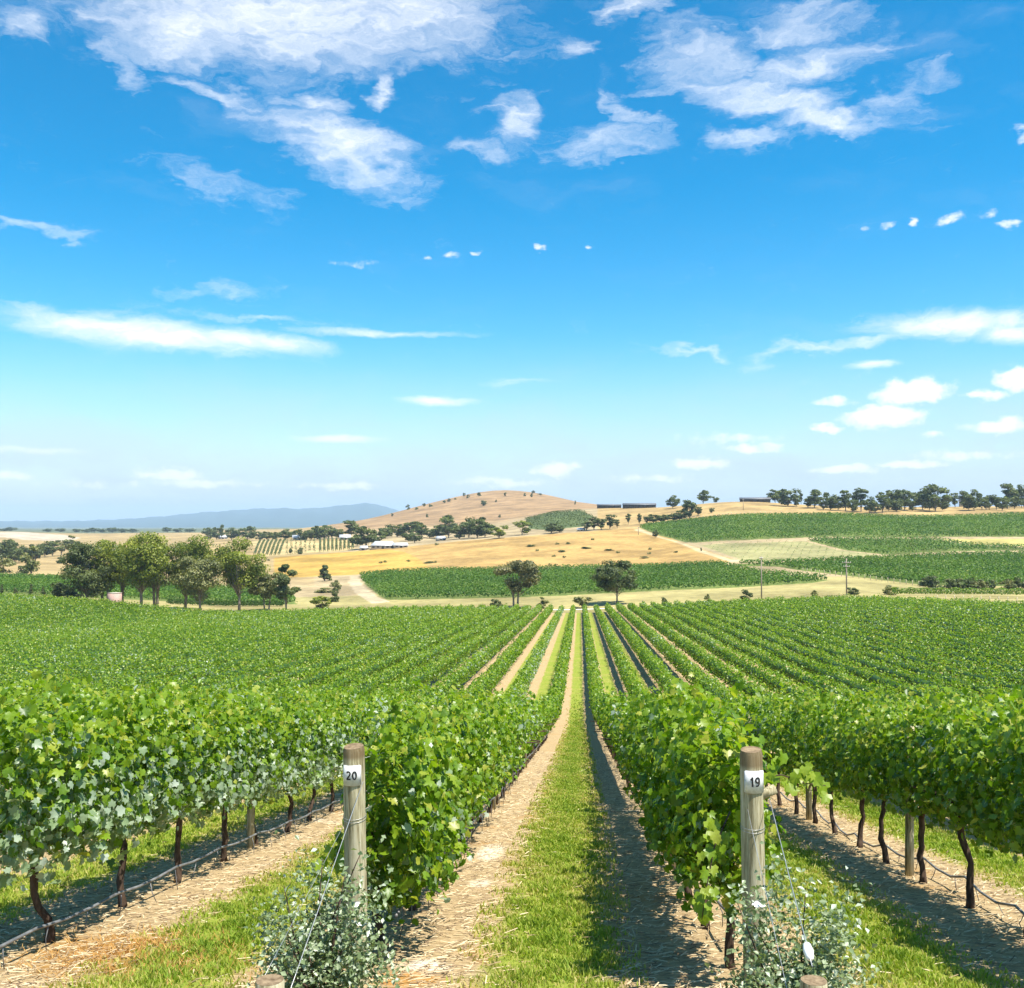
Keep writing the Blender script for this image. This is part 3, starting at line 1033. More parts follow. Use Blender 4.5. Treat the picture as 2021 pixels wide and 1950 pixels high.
def vine_rows():
    lo, hi = int(math.floor((FIELD_X[0] - ROW0) / PITCH_M)), int(math.ceil((FIELD_X[1] - ROW0) / PITCH_M))
    for ri in range(lo, hi + 1):
        x0 = row_x(ri)
        st = STYLE.get(ri, dict(top=1.90, hw=0.44, bot=0.6, dust=0.0 if ri >= 0 else 0.03))
        y0, y1 = float(row_start(x0)), float(row_end(x0))
        if ri in STYLE:
            y0 = {1: 7.6, 0: row_start(x0) + 0.62 + 0.475, -1: row_start(x0) + 0.62 + 0.475, -2: 7.95}[ri] + VINE_STEP * (NVINES - 0.5)
        yy = np.arange(max(y0, 5.0), y1, 1.0)
        px, py = project(x0 + 0 * yy, yy, H(x0 + 0 * yy, yy) + 1.0)
        ok = (px > -140) & (px < 2160)
        if not ok.any():
            continue
        ya, yb = yy[ok].min(), yy[ok].max() + 1.0
        rng = np.random.default_rng(7000 + ri)
        segs = np.arange(ya, yb, 1.0)
        mid = segs + 0.5
        s = 0.098 + 0.00100 * mid
        cover = 2.1 / (0.6 * s * s)
        side = np.abs(x0) / np.maximum(mid, 1)
        cover = cover * np.where((mid < 58) & (abs(ri) > 4), 0.8, 1.0) * np.where((side > 0.2) & (mid > 70), 0.8, 1.0)
        cnt = rng.poisson(cover)
        y = np.repeat(segs, cnt) + rng.random(cnt.sum())
        y = np.minimum(y, yb)
        vig = .10 * np.sin(y * .55 + ri * 1.9) + .10 * np.sin(y * .21 + ri * 4.1) + .07 * np.sin(y * 1.63 + ri * 2.3)
        gap = (np.sin(np.floor(y / VINE_STEP) * 12.9898 + ri * 78.233) * 43758.5453) % 1.0
        keepv = (gap > .035) | (rng.random(len(y)) < .25)
        y, vig = y[keepv], vig[keepv]
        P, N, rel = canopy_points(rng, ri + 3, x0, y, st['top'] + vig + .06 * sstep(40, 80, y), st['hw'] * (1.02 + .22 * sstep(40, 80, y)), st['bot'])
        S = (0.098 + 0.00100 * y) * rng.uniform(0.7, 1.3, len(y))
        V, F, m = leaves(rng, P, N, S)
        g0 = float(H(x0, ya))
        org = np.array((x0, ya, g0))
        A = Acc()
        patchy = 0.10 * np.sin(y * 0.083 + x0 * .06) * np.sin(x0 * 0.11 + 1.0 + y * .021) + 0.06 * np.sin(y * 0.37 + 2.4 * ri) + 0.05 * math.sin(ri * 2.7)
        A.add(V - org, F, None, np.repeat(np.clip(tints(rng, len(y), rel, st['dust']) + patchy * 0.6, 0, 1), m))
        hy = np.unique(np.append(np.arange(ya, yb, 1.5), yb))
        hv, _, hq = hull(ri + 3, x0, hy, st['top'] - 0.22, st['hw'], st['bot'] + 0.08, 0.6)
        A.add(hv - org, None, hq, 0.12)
        root = empty('vine_row', org)
        if ri == 0:
            lab = 'long vine row running downhill behind the post numbered nineteen'
        elif ri == -1:
            lab = 'long vine row running downhill behind the post numbered twenty'
        elif ri > 0:
            lab = f'{ordinal(ri + 1)} vine row out from the central grass lane on the post nineteen side'
        else:
            lab = f'{ordinal(-ri)} vine row out from the central grass lane on the post twenty side'
        tag(root, lab, 'vine row', 'parallel vine rows of the near field')
        fo = link('foliage', A.mesh('row_foliage', [VINE], False, 'tint'), root)
        fo['kind'] = 'stuff'
        if ri in STYLE:
            for k in range(NVINES, NVINES + 22):
                yv = {1: 7.6, 0: row_start(x0) + 1.095, -1: row_start(x0) + 1.095, -2: 7.95}[ri] + VINE_STEP * k
                t = link('trunk', TRUNKS[(k * 5 + ri) % 6], root, Vector((0, yv, float(H(x0, yv)))) - Vector((0, org[1], org[2])))
                t.rotation_euler = (0, 0, k * 1.3)


vine_rows()


def line_posts():
    first = {1: 12.1, 0: 12.3, -1: 12.75, -2: 13.1}
    who = {1: 'second row past post nineteen', 0: 'row behind post nineteen', -1: 'row behind post twenty', -2: 'second row past post twenty'}
    for ri, y in first.items():
        x = row_x(ri)
        for k in range(5):
            yy = y + 5.4 * k
            o = link('line_post', LINE_POST, None, (x + (0.03 if k % 2 else -0.02), yy + 0.02, float(H(x, yy))))
            o.rotation_euler = (RAD(1.2 * math.sin(k * 2.1 + ri)), RAD(1.0 * math.cos(k + ri)), k * 0.7)
            tag(o, f'{ordinal(k + 1)} slim line post in the {who[ri]}', 'post', 'timber line posts standing in the vine rows')


line_posts()


def drip_hoses():
    spec = {-1: (0.12, 0.30, 8.0, 48, 'dark drip hose slung low along the row behind post twenty'),
            -2: (0.14, 0.20, 6.2, 48, 'grey drip hose stretched low along the second row beyond post twenty'),
            1: (0.16, 0.10, 6.0, 48, 'dark drip hose lying loose beside trunks in the row beyond post nineteen'),
            0: (0.10, 0.24, 8.2, 48, 'dark drip hose slung low along the row behind post nineteen')}
    for ri, (dx, hz, ya, yb, lab) in spec.items():
        x = row_x(ri)
        y = np.arange(ya, yb, 0.45)
        wob = 0.5 if ri != 1 else 1.6
        xx = x + dx + 0.025 * wob * np.sin(y * 1.1 + ri)
        zz = H(x + 0 * y, y) + hz + 0.03 * wob * np.sin(y * 2 * math.pi / 1.35 + ri) + 0.03 * wob * np.sin(y * 0.7)
        P = np.column_stack([xx, y, zz])
        A = Acc()
        A.add(*tube(P - P[0], 0.013, 7))
        o = link('drip_hose', A.mesh('drip_hose', [HOSE], True), None, P[0])
        tag(o, lab, 'hose', 'drip irrigation hoses')
        A = Acc()
        rng = np.random.default_rng(60 + ri)
        for yy in np.arange(ya + 0.3, min(yb, 24), 0.62):            # short drip spikes hanging from the hose
            k = np.interp(yy, y, np.arange(len(y)))
            i = int(k)
            p = P[i] * (1 - (k - i)) + P[min(i + 1, len(P) - 1)] * (k - i) - P[0]
            g = float(H(P[0][0] + p[0], P[0][1] + p[1])) - P[0][2]
            e = np.array((p[0] + rng.normal(0, .04), p[1] + rng.normal(0, .05), max(g - 0.01, p[2] - 0.3)))
            A.add(*tube([p, (p + e) / 2 + rng.normal(0, .012, 3), e], 0.0045, 4))
        link('drip_spikes', A.mesh('drip_spikes', [HOSE]), o)['kind'] = 'stuff'


drip_hoses()


# ------------------------------------------------------------------ numbered end posts, stays, stumps
def arc(cx, cy, rx, ry, a0, a1, n=14):
    return [(cx + rx * math.cos(RAD(a0 + (a1 - a0) * i / (n - 1))), cy + ry * math.sin(RAD(a0 + (a1 - a0) * i / (n - 1)))) for i in range(n)]


GLYPH = {'0': ([arc(.28, .5, .20, .42, 90, 450, 28)], .56),
         '1': ([[(.04, .70), (.12, .77), (.20, .86), (.235, .93)], [(.24, 1.0), (.24, .5), (.24, 0)]], .36),
         '2': ([arc(.28, .70, .205, .215, 165, -40, 14) + [(.36, .46), (.20, .24), (.09, .10)], [(.02, .085), (.3, .085), (.54, .085)]], .56),
         '9': ([arc(.28, .67, .20, .255, 0, 360, 22), [(.48, .69), (.475, .48), (.44, .27), (.34, .13), (.22, .085), (.10, .11)]], .56)}


def end_post(x, y, h, r, text, lean, lab, wires):
    g = float(H(x, y))
    root = empty('end_post', (x, y, g))
    tag(root, lab, 'post', 'numbered timber end posts')
    rng = np.random.default_rng(int(text))
    sides, zs = 28, np.array([-0.15, 0.0, 0.3, 0.6, 0.9, 1.2, h - 0.16, h - 0.03, h])
    th = np.arange(sides) * 2 * math.pi / sides
    V = []
    for i, z in enumerate(zs):
        rr = r * (1.03 - 0.06 * z / h) * (1 + 0.012 * np.sin(3 * th + i) + 0.008 * np.sin(7 * th + 2 * i))
        if i == len(zs) - 1:
            rr = rr - 0.006
        tilt = 0.008 * np.cos(th - 1.2) if i >= len(zs) - 2 else 0
        V.append(np.column_stack([rr * np.cos(th), rr * np.sin(th), z + 0 * th + tilt]))
    n = len(zs)
    Q = [(i * sides + k, i * sides + (k + 1) % sides, (i + 1) * sides + (k + 1) % sides, (i + 1) * sides + k) for i in range(n - 1) for k in range(sides)]
    V = np.vstack(V)
    body = link('post_body', mesh_data('post_body', V, None, Q, [POSTT], None, True), root)
    top = np.vstack([V[-sides:] + (0, 0, 0.001), [(0, 0, h - 0.004)]])
    link('end_grain', mesh_data('end_grain', top, [(sides, k, (k + 1) % sides) for k in range(sides)], None, [ENDW]), root)
    # curved number plate facing the camera side
    face = -math.pi / 2 + (0.12 if text == '19' else 0.0)
    half, zc, ph = 0.070, h - (0.185 if text == '20' else 0.19), 0.142
    R = r + 0.006
    a = np.linspace(-half / R, half / R, 15)
    V = []
    for rr in (R, R + 0.002):
        for i, t in enumerate(a):
            cut = 0.006 if i in (0, 14) else 0.0
            for zz in (zc - ph / 2 + cut, zc + ph / 2 - cut):
                V.append((rr * math.cos(face + t), rr * math.sin(face + t), zz))
    Q = []
    m = 30
    for i in range(14):
        b = 2 * i
        Q += [(m + b, m + b + 2, m + b + 3, m + b + 1), (b + 1, b + 3, b + 2, b), (b, b + 2, m + b + 2, m + b), (b + 1, m + b + 1, m + b + 3, b + 3)]
    Q += [(0, m, m + 1, 1), (28, 29, m + 29, m + 28)]
    pl = link('number_plate', mesh_data('number_plate', V, None, Q, [PLATE], None, False), root)
    RT = R + 0.0045
    size, A, penx = 0.062, Acc(), 0.0
    wid = [GLYPH[c][1] for c in text]
    total = sum(wid) + 0.14 * (len(text) - 1)
    for c, gw in zip(text, wid):
        for path in GLYPH[c][0]:
            Pp = np.array(path, float)
            tg = np.gradient(Pp, axis=0)
            tg /= np.linalg.norm(tg, axis=1)[:, None] + 1e-9
            nr = np.column_stack([-tg[:, 1], tg[:, 0]]) * 0.088
            E = np.concatenate([Pp + nr, Pp - nr])
            t = face + (penx + E[:, 0] - total / 2) * size / RT
            zz = zc + (E[:, 1] - 0.5) * size + 0.002
            k = len(Pp)
            A.add(np.column_stack([RT * np.cos(t), RT * np.sin(t), zz]), None, [(q, q + 1, k + q + 1, k + q) for q in range(k - 1)])
        penx += gw + 0.14
    me = A.mesh('digits', [INK])
    link('digits', me, pl)
    # wire wrapped round the post
    for zz in (h - 0.48, h - 0.50):
        t = np.linspace(0, 2 * math.pi, 29)
        rr = r * (1.03 - 0.06 * zz / h) + 0.004
        P = np.column_stack([rr * np.cos(t), rr * np.sin(t), zz + 0.012 * np.sin(t)])
        A = Acc()
        A.add(*tube(P, 0.0014, 5, False))
        link('wire_wrap', A.mesh('wire_wrap', [WIRE], True), root)
    if text == '19':                                  # offcut of timber fixed behind the post
        A = Acc()
        A.add(*tube([(0.05, 0.10, h - 0.33), (0.115, 0.11, h - 0.30), (0.17, 0.12, h - 0.28)], [0.032, 0.033, 0.032], 10))
        link('timber_block', A.mesh('timber_block', [POSTW], True), root)
    root.rotation_euler = (RAD(lean[0]), RAD(lean[1]), 0)
    return root


P20 = (-1.56, 7.1)
P19 = (1.117, 6.65)
end_post(*P20, 1.65, 0.077, '20', (1.0, -0.9), 'weathered round end post with white plate numbered twenty', None)
end_post(*P19, 1.68, 0.074, '19', (-0.5, -0.6), 'weathered round end post with white plate numbered nineteen', None)
S20, S19 = (-1.60, 5.2, 0.535), (1.115, 5.0, 0.668)


def stump(x, y, h, r, lab):
    g = float(H(x, y))
    root = empty('anchor_stump', (x, y, g))
    tag(root, lab, 'stump', 'sawn anchor stumps of the end posts')
    sides = 22
    th = np.arange(sides) * 2 * math.pi / sides
    V = np.vstack([np.column_stack([r * (1 + .03 * np.sin(3 * th)) * s * np.cos(th), r * s * (1 + .03 * np.cos(2 * th)) * np.sin(th), z + 0 * th]) for z, s in
                   ((-.1, 1.02), (h * .5, 1.0), (h - .01, .99), (h, .95))])
    Q = [(i * sides + k, i * sides + (k + 1) % sides, (i + 1) * sides + (k + 1) % sides, (i + 1) * sides + k) for i in range(3) for k in range(sides)]
    link('stump_body', mesh_data('stump_body', V, None, Q, [POSTW], None, True), root)
    top = np.vstack([V[-sides:] + (0, 0, .001), [(0, 0, h - .003)]])
    link('sawn_top', mesh_data('sawn_top', top, [(sides, k, (k + 1) % sides) for k in range(sides)], None, [ENDW]), root)


stump(*S20, 0.074, 'short sawn timber stump at the foot of post twenty stay wires')
stump(*S19, 0.064, 'short sawn timber stump at the foot of post nineteen stay wires')


def stay(p, q, r, lab, insulator=False):
    p, q = np.array(p), np.array(q)
    P = np.array([p + (q - p) * t for t in np.linspace(0, 1, 8)])
    A = Acc()
    A.add(*tube(P - p, r, 5))
    root = empty('stay_wire', p)
    tag(root, lab, 'wire', 'stay wires of the end posts')
    link('strand', A.mesh('strand', [WIRE], True), root)
    if insulator:
        c = (P - p)[-1] * 0.93
        d = (q - p) / np.linalg.norm(q - p)
        A = Acc()
        A.add(*tube([c - d * .055, c - d * .045, c, c + d * .05, c + d * .06], [.008, .020, .026, .019, .006], 12))
        link('insulator', A.mesh('insulator', [WHITEP], True), root)


def trellis_wires():
    for (x, y, who) in ((P20[0], P20[1], 'twenty'), (P19[0], P19[1], 'nineteen')):
        for hz_, word in ((1.55, 'top'), (1.18, 'middle'), (.82, 'lowest')):
            ys = np.arange(y + .06, y + 26, 1.3)
            P = np.column_stack([np.full(len(ys), x), ys, H(x + 0 * ys, ys) + hz_])
            A = Acc()
            A.add(*tube(P - P[0], .0018, 4))
            o = link('trellis_wire', A.mesh('trellis_wire', [WIRE]), None, P[0])
            tag(o, f'{word} trellis wire running into the row behind post {who}', 'wire', 'trellis wires')


trellis_wires()
g20, g19 = float(H(*P20)), float(H(*P19))
sg20, sg19 = float(H(S20[0], S20[1])), float(H(S19[0], S19[1]))
stay((P20[0] + .055, P20[1] - .09, g20 + 1.42), (S20[0] + .05, S20[1] + .08, sg20 + .35), .0027, 'taut pale stay wire crossing the face of post twenty')
stay((P20[0] - .085, P20[1] - .02, g20 + 1.12), (S20[0] - .06, S20[1] + .06, sg20 + .50), .0016, 'thin slack stay wire beside post twenty')
stay((P19[0] + .09, P19[1] - .02, g19 + 1.38), (S19[0] + .01, S19[1] + .08, sg19 + .70), .0027, 'taut stay wire beside post nineteen with white insulator at its foot', True)
stay((P19[0] - .055, P19[1] - .07, g19 + 1.32), (S19[0] - .08, S19[1] + .05, sg19 + .42), .0018, 'thin stay wire slanting across the face of post nineteen')


# ------------------------------------------------------------------ rose bushes and trailing shoots
def rose_bush(cx, cy, rx, ry, h, n, seed, lab, flowers, sparse=0.0):
    rng = np.random.default_rng(seed)
    g = float(H(cx, cy))
    root = empty('rose_bush', (cx, cy, g))
    tag(root, lab, 'bush', 'rose bushes planted at the row ends')
    tips = []
    for k in range(46):
        a = rng.uniform(0, 2 * math.pi)
        q = math.sqrt(rng.random()) * rng.uniform(.7, 1.15)
        tips.append((rx * q * math.cos(a), ry * q * math.sin(a), h * (0.28 + 0.85 * rng.random() ** 1.4) * (1.05 - 0.35 * q)))
    for k in range(22):
        t = np.array(tips[k])
        b = np.array((t[0] * .15, t[1] * .15, -0.02))
        mpt = (b + t) / 2 + (rng.normal(0, .05), rng.normal(0, .05), .08)
        A = Acc()
        A.add(*tube([b, mpt, t], [.009, .006, .003], 5))
        link('cane', A.mesh('cane', [BARK], True), root)
    P, N = [], []
    per = n // len(tips)
    for t in tips:
        t = np.array(t)
        u = rng.random(per) ** 0.6
        c = t[None] * (0.35 + 0.68 * u[:, None])
        pos = c + rng.normal(0, 1, (per, 3)) * (0.055 + 0.05 * (1 - u[:, None]))
        pos[:, 2] = np.maximum(pos[:, 2], 0.03)
        P.append(pos)
        N.append(rng.normal(0, .6, (per, 3)) + (0, -.1, .8))
    P, N = np.vstack(P), np.vstack(N)
    keep = rng.random(len(P)) > sparse * np.clip(P[:, 2] / h, 0, 1)
    P, N = P[keep], N[keep]
    V, F, m = leaves(rng, P, N, rng.uniform(.02, .05, len(P)), KITE * (0.8, 1, 1), KITE_T, 0.3)
    A = Acc()
    A.add(V, F, None, np.repeat(np.clip(rng.normal(.62, .24, len(P)), 0, 1), m))
    fo = link('foliage', A.mesh('rose_foliage', [ROSE], False, 'tint'), root)
    fo['kind'] = 'stuff'
    for (fx, fy, fz) in flowers:
        A = Acc()
        for ring, (cnt, rr, tilt) in enumerate(((5, .022, .3), (6, .034, .8))):
            pp = np.zeros((cnt, 3))
            aa = np.arange(cnt) * 2 * math.pi / cnt + ring
            nn = np.column_stack([np.cos(aa) * tilt, np.sin(aa) * tilt, np.ones(cnt)])
            pp[:, 0], pp[:, 1] = rr * .6 * np.cos(aa), rr * .6 * np.sin(aa)
            v, f, _ = leaves(rng, pp, nn, np.full(cnt, rr * 1.25), PETAL_V, PETAL_T, 0)
            A.add(v, f)
        link('flower', A.mesh('flower', [PETAL]), root, (fx, fy, fz))


rose_bush(-1.60, 6.30, 0.46, 0.34, 1.08, 7600, 31, 'grey-green rose bush around the foot of post twenty', [(.21, .02, .70), (.25, -.06, .62)], 0.75)
rose_bush(1.24, 5.95, 0.42, 0.36, 1.00, 9000, 32, 'dense grey-green rose bush at the foot of post nineteen', [(-.22, .0, .84)], 0.35)


def trailing_shoot(pts, n, seed, lab):
    rng = np.random.default_rng(seed)
    P = np.array(pts, float)
    root = empty('vine_shoot', P[0])
    tag(root, lab, 'vine shoot', 'loose vine shoots hanging by the end posts')
    A = Acc()
    A.add(*tube(P - P[0], np.linspace(.006, .003, len(P)), 5))
    link('stem', A.mesh('stem', [BARK], True), root)
    for k in range(n):
        f = rng.random() * (len(P) - 1)
        i = int(f)
        c = P[i] + (P[min(i + 1, len(P) - 1)] - P[i]) * (f - i) + rng.normal(0, .05, 3)
        v, t, m = leaves(rng, (c - P[0])[None], np.array([[rng.normal(0, .5), -1.0, .5 + rng.normal(0, .3)]]), np.array([rng.uniform(.06, .105)]), GRAPE, GRAPE_T, 1.0)
        link('leaf', mesh_data('leaf', v, t, None, [VINE], {'tint': np.full(len(v), rng.uniform(.55, .86))}), root)


trailing_shoot([(0.98, 6.78, g19 + 1.25), (0.86, 6.66, g19 + 1.05), (0.80, 6.6, g19 + .80), (0.77, 6.58, g19 + .62)], 26, 77, 'pale green vine shoot trailing down beside post nineteen')
trailing_shoot([(1.22, 7.0, g19 + 1.42), (1.36, 7.0, g19 + 1.44), (1.52, 7.02, g19 + 1.38), (1.66, 7.05, g19 + 1.36)], 26, 78, 'pale green vine shoot reaching out behind post nineteen')
trailing_shoot([(-1.66, 7.3, g20 + .95), (-1.76, 7.2, g20 + .80), (-1.84, 7.15, g20 + .62)], 16, 79, 'dark vine shoot poking out low beside post twenty')


# ------------------------------------------------------------------ grass, straw and stones of the lanes
def lane_grass():
    rng = np.random.default_rng(11)
    for li, lab in ((-2, 'mown grass strip in the lane two rows over on the post twenty side'), (-1, 'mown grass strip in the lane beyond post twenty'), (0, 'mown grass strip in the central lane between posts nineteen and twenty'),
                    (1, 'mown grass strip in the lane beyond post nineteen'), (2, 'mown grass strip in the lane two rows over on the post nineteen side')):
        xm = row_x(0) - PITCH_M / 2 + PITCH_M * li
        ya = 5.0
        d = np.arange(ya, 84, 0.5)
        cnt = (2600 * np.clip(1 - (d - 7) / 84, 0.0, 1) ** 3.0 * (1.0 if abs(li) <= 1 else 0.6)).astype(int)
        y = np.repeat(d, cnt) + 0.5 * rng.random(cnt.sum())
        u = rng.normal(0, 0.30, len(y)) + 0.06 * np.sin(y * 1.9 + li)
        u += 0.05 * np.sin(y * 5.1)
        x = xm + u
        keep = np.abs(u) < 0.72
        clump = np.sin(x * 9 + np.sin(y * 4)) * np.sin(y * 7.3 + x * 3)
        keep &= rng.random(len(y)) < 0.62 + 0.38 * clump
        px, py = project(x, y, H(x, y))
        keep &= (px > -80) & (px < 2100) & (py < 2080)
        x, y, clump, u = x[keep], y[keep], clump[keep], u[keep]
        n = len(x)
        if n == 0:
            continue
        z = H(x, y)
        hgt = rng.uniform(.014, .05, n) * (1 + .5 * clump) * (1 + y * 0.004)
        wd = (0.0032 + 0.00055 * y) * rng.uniform(.7, 1.3, n)
        a = rng.uniform(0, 2 * math.pi, n)
        la = rng.uniform(0, 2 * math.pi, n)
        ln = hgt * rng.uniform(.2, .9, n)
        B = np.stack([x, y, z], 1)
        side = np.stack([np.cos(a) * wd, np.sin(a) * wd, 0 * a], 1)
        tip = B + np.stack([np.cos(la) * ln, np.sin(la) * ln, hgt], 1)
        midp = B + np.stack([np.cos(la) * ln * .35, np.sin(la) * ln * .35, hgt * .6], 1)
        V = np.stack([B - side, B + side, midp + side * .7, midp - side * .7, tip], 1)
        org = np.array((xm, ya, float(H(xm, ya))))
        k = np.arange(n)[:, None] * 5
        T = np.hstack([k, k + 1, k + 2, k, k + 2, k + 3, k + 3, k + 2, k + 4]).reshape(-1, 3)
        tint = np.clip(rng.normal(.56, .21, n) + .22 * np.abs(u) / .4 - .12 * clump + 0.12 * np.sin(x * 2.2 + y * 1.3), 0, 1)
        me = mesh_data('grass', (V - org).reshape(-1, 3), T, None, [GRASS], {'tint': np.repeat(tint, 5)})
        o = link('grass', me, None, org)
        tag(o, lab, 'grass', None, 'stuff')


lane_grass()


def dry_grass():
    rng = np.random.default_rng(15)
    n = 5200
    x, y = rng.normal(-3.35, .42, n), rng.normal(7.65, .42, n)
    px, py = project(x, y, H(x, y))
    k = (px > -60) & (py < 2050) & (np.sin(x * 13 + y * 5) * np.sin(y * 11 - x * 4) > rng.uniform(-.9, .5, n))
    x, y = x[k], y[k]
    n = len(x)
    a, la = rng.uniform(0, 2 * math.pi, n), rng.uniform(0, 2 * math.pi, n)
    hh = rng.uniform(.015, .06, n)
    B = np.stack([x, y, H(x, y)], 1)
    sd = np.stack([np.cos(a), np.sin(a), 0 * a], 1) * .004
    tip = B + np.stack([np.cos(la) * hh * 1.2, np.sin(la) * hh * 1.2, hh], 1)
    org = np.array((-3.35, 7.65, float(H(-3.35, 7.65))))
    V = (np.stack([B - sd, B + sd, tip], 1) - org).reshape(-1, 3)
    o = link('dry_grass', mesh_data('dry_grass', V, np.arange(3 * n).reshape(-1, 3), None, [DRYG], {'tint': np.repeat(rng.random(n), 3)}), None, org)
    tag(o, 'patch of orange dead grass beside the second row past post twenty', 'dry grass', None, 'stuff')


dry_grass()


def straw_litter():
    rng = np.random.default_rng(12)
    A = Acc()
    org = np.array((0, 7.0, float(H(0, 7.0))))
    for ri in (1, 0, -1, -2):
        for s in (-1, 1):
            n = 5200
            y = 5.2 + 32 * rng.random(n) ** 2.0
            x = row_x(ri) + s * np.abs(rng.normal(0.45, 0.28, n))
            px, py = project(x, y, H(x, y))
            k = (px > -60) & (px < 2090) & (py < 2060)
            x, y = x[k], y[k]
            n = len(x)
            z = H(x, y) + rng.uniform(.004, .022, n)
            a = rng.normal(0.15, 0.7, n)
            L = rng.uniform(.03, .13, n)
            w_ = rng.uniform(.0015, .0045, n) * (1 + y * .03)
            dx, dy = np.cos(a) * L, np.sin(a) * L
            nx, ny = -np.sin(a) * w_, np.cos(a) * w_
            up = rng.normal(0, .018, n)
            sl = -0.1725 * dy
            V = np.stack([np.stack([x - nx, y - ny, z], 1), np.stack([x + nx, y + ny, z + .002], 1), np.stack([x + dx + nx, y + dy + ny, z + up + sl + .002], 1), np.stack([x + dx - nx, y + dy - ny, z + up + sl], 1)], 1)
            q = np.arange(n)[:, None] * 4 + np.arange(4)[None]
            A.add((V - org).reshape(-1, 3), None, q, np.repeat(rng.random(n), 4))
    o = link('straw_litter', A.mesh('straw_litter', [STRAW], False, 'tint'), None, org)
    tag(o, 'dry straw and prunings littered over the bare soil strips', 'straw', None, 'stuff')


straw_litter()


def stone(x, y, s, seed, lab):
    rng = np.random.default_rng(seed)
    V, T = [], []
    for i in range(5):
        for k in range(9):
            ph = -math.pi / 2 + math.pi * i / 4
            a = k * 2 * math.pi / 9
            r = s * (1 + rng.normal(0, .10))
            V.append((r * math.cos(ph) * math.cos(a) * 1.3, r * math.cos(ph) * math.sin(a), r * math.sin(ph) * .55))
    Q = [(i * 9 + k, i * 9 + (k + 1) % 9, (i + 1) * 9 + (k + 1) % 9, (i + 1) * 9 + k) for i in range(4) for k in range(9)]
    o = link('stone', mesh_data('stone', V, None, Q, [STONE], None, True), None, (x, y, float(H(x, y)) + s * .25))
    tag(o, lab, 'stone')


stone(0.74, 6.55, .045, 1, 'small pale stone on the shaded soil beside the post nineteen rose bush')
stone(0.80, 6.1, .035, 2, 'smaller pale stone at the foot of the post nineteen rose bush')


# ------------------------------------------------------------------ vineyard blocks across the valley
def block(zone, name, lab, ang, spacing, seed, size=0.62, per=7.0, top=1.7, hw=.5, mat=None):
    rng = np.random.default_rng(seed)
    poly = ZW[zone]
    c = poly.mean(0)
    a = RAD(ang)
    dv, nv = np.array((math.cos(a), math.sin(a))), np.array((-math.sin(a), math.cos(a)))
    q = (poly - c) @ nv
    t = (poly - c) @ dv
    A = Acc()
    org = np.array((c[0], c[1], float(H(*c))))
    for off in np.arange(q.min(), q.max(), spacing):
        n = int((t.max() - t.min()) * per)
        s = rng.uniform(t.min(), t.max(), n)
        X = c[0] + dv[0] * s + nv[0] * off
        Y = c[1] + dv[1] * s + nv[1] * off
        m = inside(poly, X, Y)
        X, Y = X[m], Y[m]
        n = len(X)
        if n < 4:
            continue
        th = rng.uniform(-0.3, math.pi + .3, n)
        bump_ = 1 + .18 * np.sin(s[m] * 1.9 + off * 3)
        lx = np.cos(th) * hw * bump_
        zz = .75 + np.sin(th) * (top - .75) * bump_
        P = np.stack([X + nv[0] * lx, Y + nv[1] * lx, H(X, Y) + np.maximum(zz, .25)], 1)
        N = np.stack([nv[0] * np.cos(th), nv[1] * np.cos(th), np.sin(th) + .25], 1) + rng.normal(0, .4, (n, 3))
        V, F, k = leaves(rng, P, N, size * rng.uniform(.65, 1.3, n))
        A.add(V - org, F, None, np.repeat(np.clip(rng.normal(.45, .2, n) + .16 * np.sin(X * .07 + Y * .045) * np.sin(Y * .06 - X * .03 + 1) + .10 * np.sin(off * 1.3), 0, 1), k))
    o = link(name, A.mesh(name, [mat or FIELD], False, 'tint'), None, org)
    tag(o, lab, 'vineyard', 'vineyard blocks across the valley', 'stuff')


block('valley', 'vineyard_block', 'dark green vineyard block on the valley floor behind the two lone trees', 152, 2.7, 201, .62, 7.0)
block('slope', 'vineyard_block', 'broad green vineyard block under the ridge-top tree line', 48, 3.0, 202, .85, 4.5)
block('upper', 'vineyard_block', 'narrow green vineyard wedge between the slope block and lower block', 25, 2.9, 203, .75, 5.0)
block('lower', 'vineyard_block', 'bright green vineyard block beside the utility poles', 140, 2.9, 204, .68, 6.5)
block('leftblock', 'vineyard_block', 'green vineyard block seen between trunks of the tall gum grove', 168, 2.8, 205, .65, 6.0)
block('hillblock', 'vineyard_block', 'dull green vineyard block at the foot of the bare hill', 60, 4.2, 206, 1.0, 1.3, mat=STRIPE)
block('olive', 'vineyard_block', 'pale block of young sparse vines below the slope vineyard', 75, 3.2, 207, .42, .45, .9, .3)


